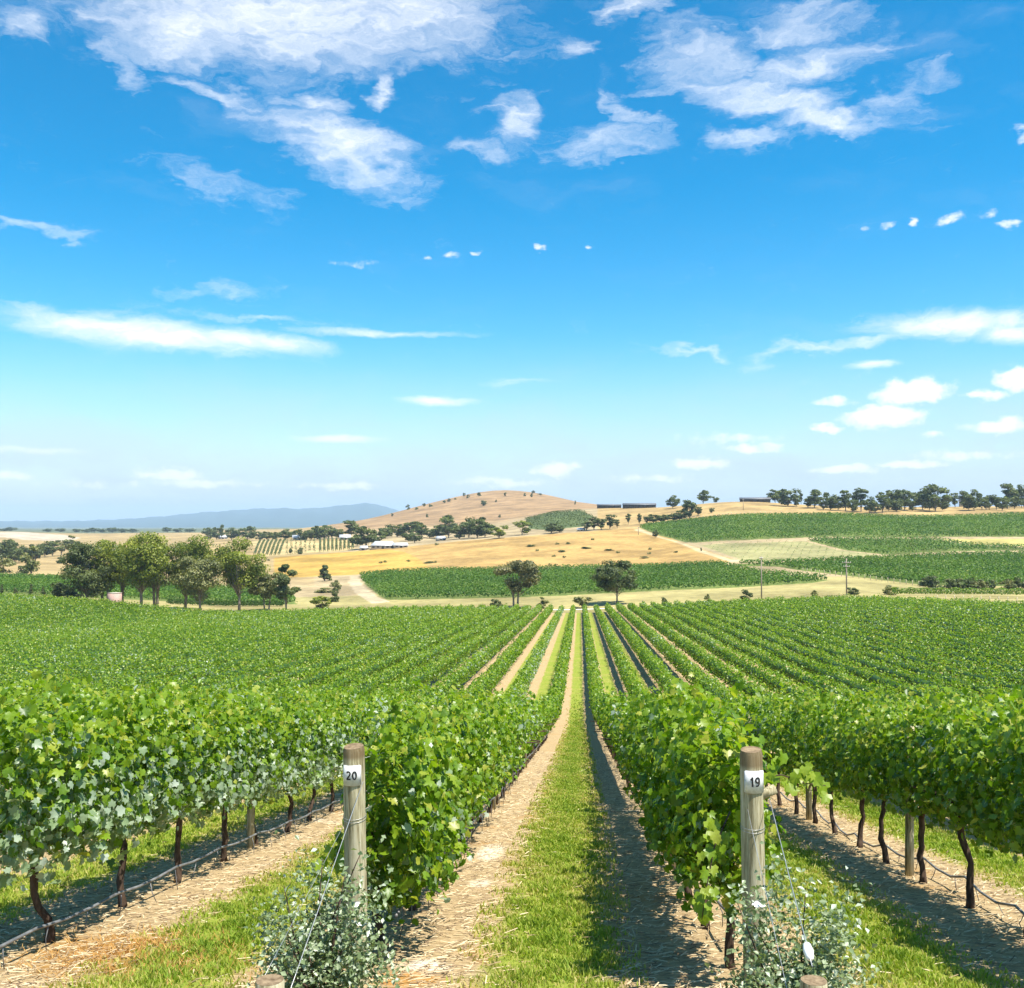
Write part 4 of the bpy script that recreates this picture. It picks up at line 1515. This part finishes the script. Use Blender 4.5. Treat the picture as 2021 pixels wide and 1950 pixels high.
def striped_rows():
    poly = ZW['striped']
    rng = np.random.default_rng(210)
    k = 0
    xs = list(range(508, 560, 8)) + list(range(566, 628, 9)) + list(range(632, 700, 8))
    for px in xs:
        thin = 566 <= px < 628
        yb = np.interp(px, [500, 540, 660, 698], [1097, 1098, 1089, 1085]) - 1
        yt = np.interp(px, [490, 700], [1068, 1064])
        dx = 6 if px < 566 else 0
        a, b = ground_at(px - dx, yb), ground_at(px + dx, yt)
        L = math.hypot(b[0] - a[0], b[1] - a[1])
        n = int(L * (0.35 if thin else 2.0))
        s = rng.random(n)
        X, Y = a[0] + (b[0] - a[0]) * s, a[1] + (b[1] - a[1]) * s
        th = rng.uniform(0, math.pi, n)
        P = np.stack([X + np.cos(th) * .55, Y, H(X, Y) + .4 + np.sin(th) * 1.1], 1)
        N = np.stack([np.cos(th), 0 * th - .4, np.sin(th)], 1) + rng.normal(0, .4, (n, 3))
        V, F, m = leaves(rng, P, N, rng.uniform(.6, 1.2, n))
        A = Acc()
        org = np.array(a[:3])
        A.add(V - org, F, None, np.repeat(np.clip(rng.normal(.3, .15, n), 0, 1), m))
        k += 1
        o = empty('vine_row', org)
        link('foliage', A.mesh('thin_row', [STRIPE], False, 'tint'), o)['kind'] = 'stuff'
        tag(o, f'{ordinal(k)} thin vine stripe from the gum grove in the striped golden block', 'vine row', 'vine stripes of the golden block')


striped_rows()


def cross_row():
    """the row of vines that closes the near field on the pole side, with its bare strip and end posts"""
    rng = np.random.default_rng(220)
    a, b = ground_at(1760, 1176), ground_at(2120, 1178)
    L = math.hypot(b[0] - a[0], b[1] - a[1])
    n = int(L * 95)
    s = rng.random(n)
    X, Y = a[0] + (b[0] - a[0]) * s, a[1] + (b[1] - a[1]) * s
    th = rng.uniform(-.4, math.pi + .4, n)
    rad = 1 - .4 * rng.random(n) ** 2
    P = np.stack([X, Y - np.cos(th) * .45 * rad, H(X, Y) + .95 + np.sin(th) * 1.05 * rad * (1 + .15 * np.sin(s * L * 1.7))], 1)
    N = np.stack([0 * th, -np.cos(th), np.sin(th) + .2], 1) + rng.normal(0, .4, (n, 3))
    V, F, m = leaves(rng, P, N, rng.uniform(.22, .45, n))
    A = Acc()
    org = np.array(a[:3])
    A.add(V - org, F, None, np.repeat(tints(rng, n, np.full(n, .6)), m))
    o = empty('vine_row', org)
    link('foliage', A.mesh('cross_row', [VINE], False, 'tint'), o)['kind'] = 'stuff'
    tag(o, 'single vine row running crosswise beyond the bare strip with short stakes', 'vine row')
    b1, b2 = ground_at(330, 1192), ground_at(560, 1197)
    n = 3800
    s = rng.random(n)
    X, Y = b1[0] + (b2[0] - b1[0]) * s, b1[1] + (b2[1] - b1[1]) * s
    th = rng.uniform(0, math.pi, n)
    P = np.stack([X, Y - np.cos(th) * .5, H(X, Y) + .3 + np.sin(th) * 1.3], 1)
    N = np.stack([0 * th, -np.cos(th), np.sin(th)], 1) + rng.normal(0, .4, (n, 3))
    V, F, m = leaves(rng, P, N, rng.uniform(.3, .55, n))
    A = Acc()
    org = np.array(b1[:3])
    A.add(V - org, F, None, np.repeat(np.clip(rng.normal(.35, .15, n), 0, 1), m))
    o = empty('vine_row', org)
    link('foliage', A.mesh('grove_row', [FIELD], False, 'tint'), o)['kind'] = 'stuff'
    tag(o, 'dark single vine row running behind the gum grove trunks', 'vine row')


cross_row()


def small_posts():
    A = Acc()
    A.add(*tube([(0, 0, -.2), (0, 0, .7), (0, 0, 1.5)], [.09, .085, .08], 6))
    pale = A.mesh('end_stake', [PALEPOST])
    A = Acc()
    A.add(*tube([(0, 0, -.2), (0, 0, .9), (0, 0, 1.9)], [.16, .15, .14], 6))
    far = A.mesh('far_stake', [PALEPOST])

    def line(pts, step, me, lab, grp):
        W = [ground_at(*p)[:2] for p in pts]
        W = np.array(W)
        seg = np.r_[0, np.cumsum(np.hypot(*np.diff(W, axis=0).T))]
        for s in np.arange(0, seg[-1], step):
            x, y = np.interp(s, seg, W[:, 0]), np.interp(s, seg, W[:, 1])
            o = link('end_stake', me, None, (x, y, float(H(x, y))))
            tag(o, lab, 'stake', grp)
    line([(1290, 1033), (1364, 1025), (1421, 1019), (1474, 1016), (1560, 1015)], 3.4, far, 'tiny pale end stake along the top edge of the slope vineyard', 'end stakes atop the slope vineyard')
    line([(1585, 1129), (1621, 1134), (1703, 1143), (1815, 1157)], 2.6, pale, 'tiny pale end stake along the lower edge of the pole-side vineyard', 'end stakes below the pole-side vineyard')
    line([(1850, 1188), (1935, 1190), (2015, 1193)], 1.8, pale, 'tiny pale stake on the bare strip before the crosswise vine row', 'stakes on the bare strip')


small_posts()


# ------------------------------------------------------------------ trees
def tree_parts(rng, h, rx, style):
    """unit-free tree: trunk Acc and crown (V, F, tint)"""
    T = Acc()
    base_crown = style.get('base', .28) * h
    nclump = style.get('clumps', 16)
    ry = rx * style.get('depth', 1.0)
    cz, rz = (h + base_crown) / 2, (h - base_crown) / 2
    stems = style.get('stems', [(0, 0)])
    lean = rng.normal(0, .02, 2) * h
    for (sx, sy) in stems:
        top = np.array((sx * 2.2 + lean[0], sy + lean[1], base_crown + rz * 1.1))
        b = np.array((sx, sy, -.3))
        mid_ = (b + top) / 2 + (rng.normal(0, .012 * h), rng.normal(0, .012 * h), 0)
        r0 = style.get('r', .018) * h
        T.add(*tube([b, b * .6 + mid_ * .4, mid_, top], [r0 * 1.25, r0, r0 * .75, r0 * .25], 8))
    P, N, TT, S = [], [], [], []
    nl = style.get('leaves', 260)
    size = style.get('size', .5)
    for c in range(nclump):
        for _ in range(20):
            v = rng.uniform(-1, 1, 3)
            if np.linalg.norm(v) < 1 and (np.linalg.norm(v) > .35 or c < 3):
                break
        shape = style.get('shape', 0)
        taper = 1.0
        if shape == 'cone':
            taper = 1.05 - (v[2] + 1) / 2 * .95
        elif shape == 'top':
            taper = .55 + .45 * (v[2] + 1) / 2
        cen = np.array((v[0] * rx * .78 * taper + lean[0] * .7, v[1] * ry * .78 * taper + lean[1] * .7, cz + v[2] * rz * .82))
        rc = rng.uniform(.20, .42) * min(rx, rz) * style.get('cs', 1.0) * (.6 + .4 * taper)
        st = stems[c % len(stems)]
        j = np.array((st[0] * 1.5, st[1], base_crown * rng.uniform(.6, 1.0) + rng.uniform(0, .5) * max(cen[2] - base_crown, 0)))
        rb = style.get('r', .018) * h * .33
        T.add(*tube([j, (j + cen) / 2 + (0, 0, -.04 * h), cen], [rb, rb * .6, rb * .25], 5))
        d = rng.normal(0, 1, (nl, 3))
        d /= np.linalg.norm(d, axis=1)[:, None]
        rr = 1 - .6 * rng.random(nl) ** 1.8
        pos = cen + d * rr[:, None] * rc * np.array((1.12, 1.12, .68)) + rng.normal(0, .06 * rc, (nl, 3))
        P.append(pos)
        N.append(d + np.array((0, 0, .35)) + rng.normal(0, .45, (nl, 3)))
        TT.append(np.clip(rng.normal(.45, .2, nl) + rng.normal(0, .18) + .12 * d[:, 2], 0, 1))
        S.append(size * rng.uniform(.6, 1.4, nl))
    P, N, TT, S = np.vstack(P), np.vstack(N), np.concatenate(TT), np.concatenate(S)
    V, F, m = leaves(rng, P, N, S)
    K = Acc()
    K.add(V, F, None, np.repeat(TT, m))
    return T, K


def add_tree(px, yb, yt, hw, style, mat, seed, lab, name='gum_tree', cat='tree', group=None, d=None):
    if d is None:
        x, y, z, d = ground_at(px, yb)
    else:
        dv = px_dir(px, yb)
        t = d / to_cam(dv.x, dv.y)[1]
        x, y = dv.x * t, dv.y * t
        z = float(H(x, y))
    top = y_to_z(yt, d)
    h = max(top - z, .6)
    rng = np.random.default_rng(seed)
    T, K = tree_parts(rng, h, hw * 1.28 * d / FOC, style)
    root = empty(name, (x, y, z))
    tag(root, lab, cat, group)
    link('trunk', T.mesh('trunk', [GBARK], True), root)
    link('crown', K.mesh('crown', [mat], False, 'tint'), root)
    return root


GROVE = [
    (172, 1184, 1064, 38, dict(base=.06, clumps=36, leaves=291, size=.46), GUM_DARK, 'dark low-branching gum at the outer end of the tall grove'),
    (208, 1186, 1055, 46, dict(base=.19, clumps=32, leaves=304, size=.46, shape='top', stems=[(-.5, 0), (.5, .3)]), GUM, 'twin-stemmed gum beside the pink brick shed'),
    (243, 1189, 1062, 32, dict(base=.19, clumps=24, leaves=304, size=.46, shape='top'), GUM, 'slender gum standing just past the pink brick shed'),
    (280, 1193, 1036, 44, dict(base=.19, clumps=41, leaves=304, size=.46), GUM, 'tallest domed gum of the grove'),
    (308, 1197, 1052, 38, dict(base=.22, clumps=32, leaves=304, size=.46, stems=[(-.35, 0), (.4, 0)]), GUM_DARK, 'dark twin-trunked gum in the middle of the grove'),
    (365, 1201, 1046, 54, dict(base=.19, clumps=41, leaves=315, size=.46, shape='top'), GUM, 'broad bright-topped gum with straight dark trunk in the grove'),
    (396, 1203, 1080, 42, dict(base=.19, clumps=27, leaves=291, size=.46), GUM_PALE, 'paler half-bare gum with straight trunk in front of the grove'),
    (472, 1206, 1063, 44, dict(base=.28, clumps=41, leaves=304, size=.46), GUM, 'egg-shaped gum with single slim trunk near the grove end'),
    (526, 1199, 1122, 38, dict(base=.28, clumps=24, leaves=279, size=.46, stems=[(-.5, 0), (.5, .2)]), GUM_PALE, 'short pale twin-trunked gum at the paddock end of the grove'),
    (566, 1186, 1106, 20, dict(base=.19, clumps=19, leaves=253, size=.46), GUM_DARK, 'small dark gum at the very end of the grove by the paddock'),
]
for i, (px, yb, yt, hw, st, mt, lab) in enumerate(GROVE):
    add_tree(px, yb, yt, hw, st, mt, 300 + i, lab, 'gum_tree', 'tree', 'tall gum grove beyond the near field', d=258 + (i % 3) * 7)
add_tree(1017, 1200, 1094, 46, dict(base=.24, clumps=26, leaves=240, size=.5, stems=[(-.4, 0), (.55, .2)], cs=.9), GUM_BROWN, 331, 'brownish lone tree with forked trunk before the valley vineyard', d=262)
add_tree(1218, 1192, 1104, 43, dict(base=.22, clumps=34, leaves=240, size=.5, cs=1.0), GUM_DARK, 332, 'round dark green lone tree before the valley vineyard', d=268)


def proto(seed, style, mat):
    rng = np.random.default_rng(seed)
    T, K = tree_parts(rng, 1.0, style.get('rx', .38), style)
    return T.mesh('far_trunk', [GBARK], True), K.mesh('far_crown', [mat], False, 'tint')


PROTO = {
    'round': [proto(400 + i, dict(base=.05, clumps=22, leaves=62, size=.075, rx=.42, cs=.95), GUM_DARK) for i in range(5)],
    'tall': [proto(410 + i, dict(base=.12, clumps=20, leaves=60, size=.06, rx=.28, shape='top', cs=1.1), GUM_DARK) for i in range(5)],
    'pale': [proto(420 + i, dict(base=.10, clumps=18, leaves=62, size=.07, rx=.38, cs=.95), GUM_PALE) for i in range(2)],
    'green': [proto(424 + i, dict(base=.06, clumps=18, leaves=62, size=.07, rx=.38, cs=.95), GUM) for i in range(2)],
    'cone': [proto(430 + i, dict(base=.02, clumps=22, leaves=60, size=.07, rx=.27, shape='cone', cs=1.2), GUM_DARK) for i in range(2)],
    'bush': [proto(440 + i, dict(base=-.25, clumps=18, leaves=70, size=.10, rx=.62, r=.012, cs=.9), GUM_DARK) for i in range(3)],
    'pbush': [proto(446 + i, dict(base=-.25, clumps=18, leaves=60, size=.10, rx=.62, r=.012, cs=.9), GUM_PALE) for i in range(2)],
}
RX = {'round': .42, 'tall': .28, 'pale': .38, 'green': .38, 'cone': .27, 'bush': .62, 'pbush': .62}
_tk = [0]


def far_tree(px, yb, yt, hw, kind, lab, name=None, cat=None, group=None, d=None):
    _tk[0] += 1
    k = _tk[0]
    if d is None:
        x, y, z, d = ground_at(px, yb)
    else:
        dv = px_dir(px, yb)
        t = d / to_cam(dv.x, dv.y)[1]
        x, y = dv.x * t, dv.y * t
        z = float(H(x, y))
    h = min(max(y_to_z(yt, d) - z, .5), (yb - yt) * d / FOC * 1.3)
    tm, cm = PROTO[kind][k % len(PROTO[kind])]
    isb = 'bush' in kind
    root = empty(name or ('bush' if isb else 'tree'), (x, y, z), k * 2.4)
    sx = hw * d / FOC / RX[kind] * (1.35 if hw > 8 else 1.0)
    root.scale = (sx, sx, h)
    tag(root, lab, cat or ('bush' if isb else 'tree'), group)
    link('trunk', tm, root)
    link('crown', cm, root)


def many(rows, kind_default, lab_fn, group, d=None):
    for i, r in enumerate(rows):
        px, yb, yt, hw = r[:4]
        far_tree(px, yb, yt, hw, r[4] if len(r) > 4 else kind_default, lab_fn(i + 1), None, None, group, d)


many([(655, 1063, 1040, 12, 'tall'), (640, 1064, 1032, 14), (667, 1063, 1042, 11), (690, 1064, 1024, 15, 'tall'), (705, 1078, 1052, 12), (722, 1084, 1036, 21), (745, 1078, 1044, 16), (760, 1064, 1038, 12),
      (784, 1060, 1029, 18), (812, 1060, 1024, 15, 'tall'), (832, 1062, 1030, 16), (806, 1068, 1047, 11), (818, 1072, 1050, 11), (848, 1062, 1040, 12), (868, 1062, 1034, 15), (885, 1062, 1014, 21), (906, 1064, 1028, 18), (925, 1062, 1024, 16),
      (942, 1062, 1011, 20), (958, 1061, 1026, 17), (984, 1063, 1034, 15, 'green'), (1030, 1056, 1024, 14, 'green'), (1088, 1053, 1030, 14), (1104, 1051, 1034, 10)],
     'round', lambda i: f'{ordinal(i)} dark tree of the paddock-top belt, counted from the striped block', 'tree belt at the top of the golden paddock')
many([(1158, 1048, 1026, 11), (1172, 1047, 1018, 11), (1186, 1046, 1019, 10), (1205, 1045, 1011, 12), (1218, 1043, 1024, 8), (1240, 1036, 1010, 7), (1262, 1036, 1012, 6), (1276, 1034, 1016, 7),
      (1290, 1033, 1013, 11, 'round'), (1310, 1031, 1012, 13, 'round'), (1330, 1029, 1010, 13, 'round'), (1346, 1027, 1003, 11, 'round'), (1361, 1027, 978, 12), (1378, 1018, 997, 9), (1405, 1013, 1000, 6, 'round')],
     'tall', lambda i: f'{ordinal(i)} slim tree of the short row between the green hill block and slope vineyard', 'tree row left of the slope vineyard')
many([(1327, 1004, 974, 11), (1388, 992, 966, 13), (1412, 990, 978, 8), (1530, 992, 963, 11), (1555, 1000, 957, 18), (1581, 995, 968, 5, 'tall'), (1608, 1003, 964, 17), (1640, 1007, 966, 15), (1668, 1008, 961, 12, 'tall'),
      (1700, 1010, 960, 14, 'tall'), (1716, 1014, 976, 11), (1742, 1012, 969, 12, 'tall'), (1762, 1006, 958, 14, 'tall'), (1786, 1007, 962, 15), (1770, 1010, 981, 13), (1820, 1006, 958, 17), (1846, 1010, 953, 22), (1868, 1004, 972, 9),
      (1884, 1002, 968, 9, 'tall'), (1902, 1004, 966, 10, 'tall'), (1922, 1008, 961, 14), (1938, 1006, 978, 9), (1953, 1006, 970, 10, 'tall'), (1978, 1008, 977, 12), (1988, 1004, 950, 14, 'tall'), (2016, 1002, 951, 14), (2040, 1002, 960, 14)],
     'round', lambda i: f'{ordinal(i)} dark gum of the ridge-top line, counted from the long sheds', 'ridge-top gum line')
many([(1625, 1007, 984, 9, 'tall'), (1654, 1008, 982, 10), (1682, 1011, 978, 10), (1728, 1013, 984, 10), (1754, 1010, 980, 9), (1800, 1009, 976, 10), (1834, 1008, 982, 11), (1860, 1007, 984, 9), (1912, 1007, 982, 10), (1946, 1007, 982, 9), (1966, 1006, 975, 9, 'tall'), (2002, 1005, 978, 11), (2028, 1004, 980, 11), (1572, 1000, 980, 8), (1594, 1003, 984, 8)],
     'round', lambda i: f'{ordinal(i)} lower tree filling gaps of the ridge-top gums, counted from the ridge house', 'lower trees between the ridge-top gums')
many([(411, 1066, 1037, 11), (428, 1066, 1038, 10), (438, 1066, 1033, 6, 'tall'), (457, 1066, 1038, 13), (488, 1068, 1037, 15), (512, 1066, 1046, 10), (527, 1066, 1047, 9), (545, 1066, 1046, 10), (563, 1066, 1041, 12), (580, 1066, 1046, 10),
      (598, 1066, 1041, 12), (615, 1066, 1044, 10), (630, 1066, 1031, 13)],
     'round', lambda i: f'{ordinal(i)} dark tree of the hedge-like belt above the striped block, counted from the grove', 'dark belt above the striped block')
many([(4, 1108, 1060, 14), (20, 1108, 1062, 14), (38, 1110, 1064, 12), (30, 1112, 1078, 12), (70, 1108, 1066, 14), (88, 1100, 1064, 13), (104, 1098, 1066, 12), (122, 1096, 1056, 14, 'pale'), (138, 1094, 1054, 12, 'pale'), (150, 1090, 1062, 10)],
     'round', lambda i: f'{ordinal(i)} dark tree of the patch below the pale far paddock, counted from the frame edge', 'dark tree patch below the far pale paddock')
many([(px_, 1053, 1043 - (px_ // 7) % 4, 9) for px_ in (8, 22, 95, 120, 150, 172, 186, 203, 221, 240, 262, 330, 352, 374)], 'round',
     lambda i: f'{ordinal(i)} tiny far tree below the blue mountains, counted from the frame edge', 'far trees below the mountains', 2000)
far_tree(62, 1140, 1074, 17, 'pale', 'tall pale gum standing alone beside the dry rise')
far_tree(3, 1130, 1092, 22, 'pbush', 'yellow-green rounded bush at the edge of the dry rise')
far_tree(45, 1134, 1112, 12, 'bush', 'dark scrubby bush at the foot of the tall pale gum')
far_tree(122, 1112, 1098, 10, 'bush', 'brown-green bush on the dry rise beside the grove')
far_tree(128, 1184, 1140, 24, 'bush', 'dark bushy thicket at the outer end of the grove', d=262)
for i, (px, yt) in enumerate([(3, 1150), (30, 1152), (60, 1148), (86, 1149)]):
    far_tree(px, 1182, yt, 6, 'cone', f'{ordinal(i + 1)} small dark cypress of the short row beside the grove', 'cypress', 'tree', 'small dark cypresses', d=258)
far_tree(640, 1147, 1111, 11, 'cone', 'dark pointed conifer alone in the golden paddock corner', 'conifer', 'tree')
far_tree(650, 1146, 1130, 6, 'bush', 'small bush touching the pointed conifer')
far_tree(633, 1204, 1172, 20, 'green', 'leafy green bush at the near field edge by the track', 'bush', 'bush', None, 262)
far_tree(660, 1188, 1160, 10, 'bush', 'dark scrub bush beside the pale track')
far_tree(664, 1166, 1143, 10, 'pbush', 'dry olive bush below the pointed conifer')
far_tree(640, 1170, 1158, 16, 'pbush', 'low dry scrub mound below the pointed conifer')
far_tree(588, 1166, 1158, 8, 'bush', 'low scrub bush beside the grove end')
far_tree(574, 1094, 1078, 5, 'cone', 'small pointed bush in front of the striped block', 'bush', 'bush')
far_tree(593, 1094, 1078, 7, 'bush', 'small round bush in front of the striped block')
far_tree(529, 1107, 1103, 5, 'bush', 'tiny dark bush beside the grove crown in the gold paddock')
far_tree(977, 1203, 1178, 12, 'bush', 'low dark bush at the foot of the brownish lone tree', d=255)
far_tree(1069, 1208, 1176, 10, 'pale', 'thin young sapling at the end of the vine rows', 'sapling', 'tree', None, 252)
far_tree(1148, 1200, 1171, 16, 'pale', 'sparse young sapling between the two lone trees', 'sapling', 'tree', None, 262)
for i, (px, yb, yt, hw) in enumerate([(1312, 1188, 1173, 8), (1396, 1184, 1169, 8), (1475, 1178, 1158, 12), (1605, 1178, 1163, 9), (1683, 1176, 1156, 11), (1756, 1174, 1153, 13)]):
    far_tree(px, yb, yt, hw, 'pbush' if i % 2 else 'bush', f'{ordinal(i + 1)} low sapling along the far headland, counted from the round lone tree', 'sapling', 'bush', 'headland saplings', 258)
for i, (px, yb, yt, hw, kd) in enumerate([(1838, 1163, 1130, 18, 'bush'), (1885, 1163, 1136, 20, 'bush'), (1912, 1163, 1138, 16, 'bush'), (1935, 1163, 1142, 14, 'pbush'), (1958, 1163, 1139, 10, 'bush'), (1985, 1162, 1140, 14, 'pbush'), (2002, 1162, 1134, 12, 'bush'), (2030, 1162, 1140, 14, 'bush')]):
    far_tree(px, yb, yt, hw, kd, f'{ordinal(i + 1)} dark shrub behind the crosswise vine row, counted from the utility pole', None, None, 'shrubs behind the crosswise row')
far_tree(1293, 1062, 1043, 7, 'round', 'small dark tree on the corner of the slope vineyard', 'tree', 'tree')
far_tree(1384, 1088, 1080, 3, 'cone', 'tiny dark bush beside the diagonal farm track', 'bush', 'bush')
HS = [(774, 1012, 1006, 3), (805, 1006, 994, 5), (837, 1000, 992, 4), (822, 1006, 1000, 4), (850, 1000, 994, 5), (877, 993, 987, 4), (887, 990, 983, 5), (899, 986, 982, 3), (916, 981, 972, 3), (924, 983, 975, 4),
      (946, 979, 970, 5), (997, 980, 970, 3), (954, 999, 985, 8), (979, 966, 962, 3), (1035, 979, 972, 4), (1049, 981, 970, 3), (1053, 974, 967, 4), (1065, 977, 973, 6), (843, 1021, 1013, 4),
      (1135, 996, 986, 2), (986, 1022, 1014, 3)]
for i, (px, yb, yt, hw) in enumerate(sorted(HS)):
    far_tree(px, yb, yt, hw, 'bush' if i % 3 else 'round', f'{ordinal(i + 1)} tiny dark bush across the bare hill, counted from its blue-mountain foot', 'bush', 'bush', 'scattered bushes on the bare hill')
PS = [(1048, 1079), (1100, 1075), (1121, 1074), (1060, 1088), (1110, 1090), (1093, 1099), (1113, 1101), (1170, 1066), (1158, 1083), (1086, 1116), (1097, 1117), (1147, 1118), (1202, 1087), (1281, 1094), (1334, 1091), (1283, 1085), (1270, 1102), (1220, 1092),
      (752, 1112), (760, 1110), (845, 1112), (858, 1111), (806, 1109), (925, 1124), (980, 1122), (862, 1076)]
for i, (px, yb) in enumerate(PS):
    far_tree(px, yb, yb - 5, 5 if i % 4 else 9, 'pbush' if i % 2 else 'bush', 'tiny dark weed tuft dotted over the golden paddock', 'weed_tuft', 'weed', 'weed tufts of the golden paddock')


# ------------------------------------------------------------------ buildings, poles and rail
def building(name, px, yb, wid_px, hgt_px, depth, wall, roof, lab, rz=0.0, roof_frac=.4, openings=3, hip=.0, d=None):
    x, y, z, dd = ground_at(px, yb) if d is None else (*_at(px, yb, d), d)
    k = dd / FOC
    w_, h = wid_px * k, hgt_px * k
    wh = h * (1 - roof_frac)
    root = empty(name, (x, y, z), YAW + RAD(rz) - math.atan((px - CX) / FOC))
    tag(root, lab, 'building')
    link('wall', mesh_data('wall', *box(0, 0, wh / 2 - .25, w_, depth, wh + .5), [wall]), root)
    e = .45
    W, D = w_ / 2 + e, depth / 2 + e
    r = W - hip * D
    V = [(-W, -D, wh), (W, -D, wh), (W, D, wh), (-W, D, wh), (-r, 0, h), (r, 0, h), (-W, -D, wh - .15), (W, -D, wh - .15), (W, D, wh - .15), (-W, D, wh - .15)]
    Q = [(0, 1, 5, 4), (2, 3, 4, 5), (6, 7, 1, 0), (7, 8, 2, 1), (8, 9, 3, 2), (9, 6, 0, 3), (9, 8, 7, 6)]
    T = [(1, 2, 5), (3, 0, 4)]
    link('roof', mesh_data('roof', V, T, Q, [roof]), root)
    for i in range(openings):
        ox = (i + .5) / openings * w_ - w_ / 2
        dr = i == openings // 2
        oh = wh * (.75 if dr else .45)
        oz = oh / 2 + .02 if dr else wh * .55
        link('door' if dr else 'window', mesh_data('opening', *box(0, 0, 0, w_ / openings * .5, .08, oh), [GLASS]), root, (ox, -depth / 2 - .03, oz))
    return root


def _at(px, yb, d):
    dv = px_dir(px, yb)
    t = d / to_cam(dv.x, dv.y)[1]
    x, y = dv.x * t, dv.y * t
    return x, y, float(H(x, y))


building('homestead', 757, 1083, 46, 15, 9, CREAM, ROOFW, 'white-roofed homestead at the top edge of the golden paddock', -6, .55, 5, .5)
building('homestead_wing', 790, 1081, 26, 10, 7, CREAM, ROOFW, 'low white-roofed wing beside the homestead', 8, .5, 3)
building('garden_shed', 718, 1086, 12, 9, 4, CREAM, ROOFW, 'tiny white shed beside the homestead', -14, .5, 1)
building('long_shed', 1202, 1003, 46, 8, 14, DARKWALL, ROOFD, 'long dark shed on the skyline beside the bare hill', 3, .3, 5)
building('long_shed', 1262, 1003, 64, 10, 16, DARKWALL, ROOFD, 'longer dark shed with paler roof on the skyline ridge', -2, .35, 7)
building('ridge_house', 1490, 988, 58, 9, 12, DARKWALL, ROOFD, 'long low dark house on the ridge top above gold grass', 2, .4, 6)
building('cottage', 592, 1066, 28, 10, 8, CREAM, ROOFW, 'pale-roofed cottage in the dark belt above the striped block', 0, .5, 3)
building('cottage', 681, 1066, 20, 11, 8, CREAM, ROOFW, 'small pale-roofed cottage nearest the bare hill foot', 5, .5, 3)
building('cottage', 440, 1064, 18, 8, 8, CREAM, ROOFW, 'pale cottage roof glimpsed above the gum grove', 0, .5, 3)
building('farm_shed', 870, 1067, 14, 9, 7, CREAM, ROOFW, 'small white shed under the dark paddock-top belt', 20, .5, 2)
building('farm_shed', 1147, 1048, 12, 6, 7, CREAM, ROOFW, 'small pale shed below the green hill block', -10, .5, 2)
building('farm_shed', 1903, 1000, 18, 16, 8, CREAM, ROOFD, 'pale shelter among the ridge-top gums', 4, .3, 2)


def brick_shed():
    x, y, z = _at(226, 1196, 251)
    root = empty('brick_shed', (x, y, z), YAW + RAD(-32))
    tag(root, 'small pink brick shed beneath the gum grove', 'shed')
    k = 256 / FOC
    w_, h = 2.4, 29 * k
    link('wall', mesh_data('wall', *box(0, 0, h / 2 - .3, w_, w_, h + .2), [BRICK]), root)
    link('roof', mesh_data('roof', *box(0, 0, h - .06, w_ + .12, w_ + .12, .12), [CREAM]), root)
    link('door', mesh_data('door', *box(-.5, -w_ / 2 - .02, .9, .8, .06, 1.8), [DARKWALL]), root)


brick_shed()


def utility_pole(px, yb, yt, arms, lab, d=255):
    x, y, z = _at(px, yb, d)
    h = y_to_z(yt, d) - z
    root = empty('utility_pole', (x, y, z), YAW)
    tag(root, lab, 'pole', 'utility poles')
    A = Acc()
    A.add(*tube([(0, 0, -.4), (0, 0, h * .5), (0, 0, h)], [.19, .16, .12], 10))
    link('pole_shaft', A.mesh('pole_shaft', [POLEW], True), root)
    for az_, aw in arms:
        arm = link('crossarm', mesh_data('crossarm', *box(0, -.14, h - az_, aw, .12, .14), [POLEW]), root)
        for s in (-.9, -.35, .35, .9):
            A = Acc()
            A.add(*tube([(0, 0, 0), (0, 0, .08), (0, 0, .2)], [.05, .075, .04], 8))
            link('insulator', A.mesh('insulator', [WHITEP], True), arm, (s * aw / 2, -.14, h - az_ + .07))


utility_pole(1503, 1178, 1098, [(.5, .9)], 'slender utility pole with short arm behind the vine rows')
utility_pole(1671, 1178, 1102, [(1.1, 2.3), (2.1, 1.6)], 'utility pole with two crossarms behind the vine rows')
utility_pole(1467, 1009, 985, [(.4, 1.4)], 'tiny far utility pole on the gold slope under the ridge house', 712)
utility_pole(1260, 1058, 1040, [(.4, 1.2)], 'tiny utility pole at the corner of the slope vineyard', 610)


def pipe_rail():
    a, b = _at(1080, 1205, 250), _at(1212, 1203, 251)
    root = empty('pipe_rail', a)
    tag(root, 'low pale pipe rail across the far ends of the lanes', 'rail')
    P = []
    for t in np.linspace(0, 1, 12):
        x, y = a[0] + (b[0] - a[0]) * t, a[1] + (b[1] - a[1]) * t
        P.append((x, y, float(H(x, y)) + .55))
    P = np.array(P) - np.array(a)
    A = Acc()
    A.add(*tube(P, .10, 8))
    link('pipe', A.mesh('pipe', [WHITEP], True), root)
    for i in range(0, 12, 2):
        A = Acc()
        A.add(*tube([P[i] - (0, 0, .75), P[i]], .07, 6))
        link('leg', A.mesh('rail_leg', [PALEPOST]), root)


pipe_rail()

# ------------------------------------------------------------------ air
m, w, out = new_mat('haze_air')
pv = w.n('ShaderNodeVolumePrincipled')
pv.inputs['Color'].default_value = (.64, .84, 1.0, 1)
pv.inputs['Density'].default_value = 8.5e-5
pv.inputs['Anisotropy'].default_value = 0.0
w.link(pv.outputs[0], out.inputs['Volume'])
hz = link('haze', mesh_data('haze', *box(0, 0, -100, 42000, 42000, 840), [m]))
tag(hz, 'thin bluish summer haze lying over the valley', 'haze', None, 'stuff')
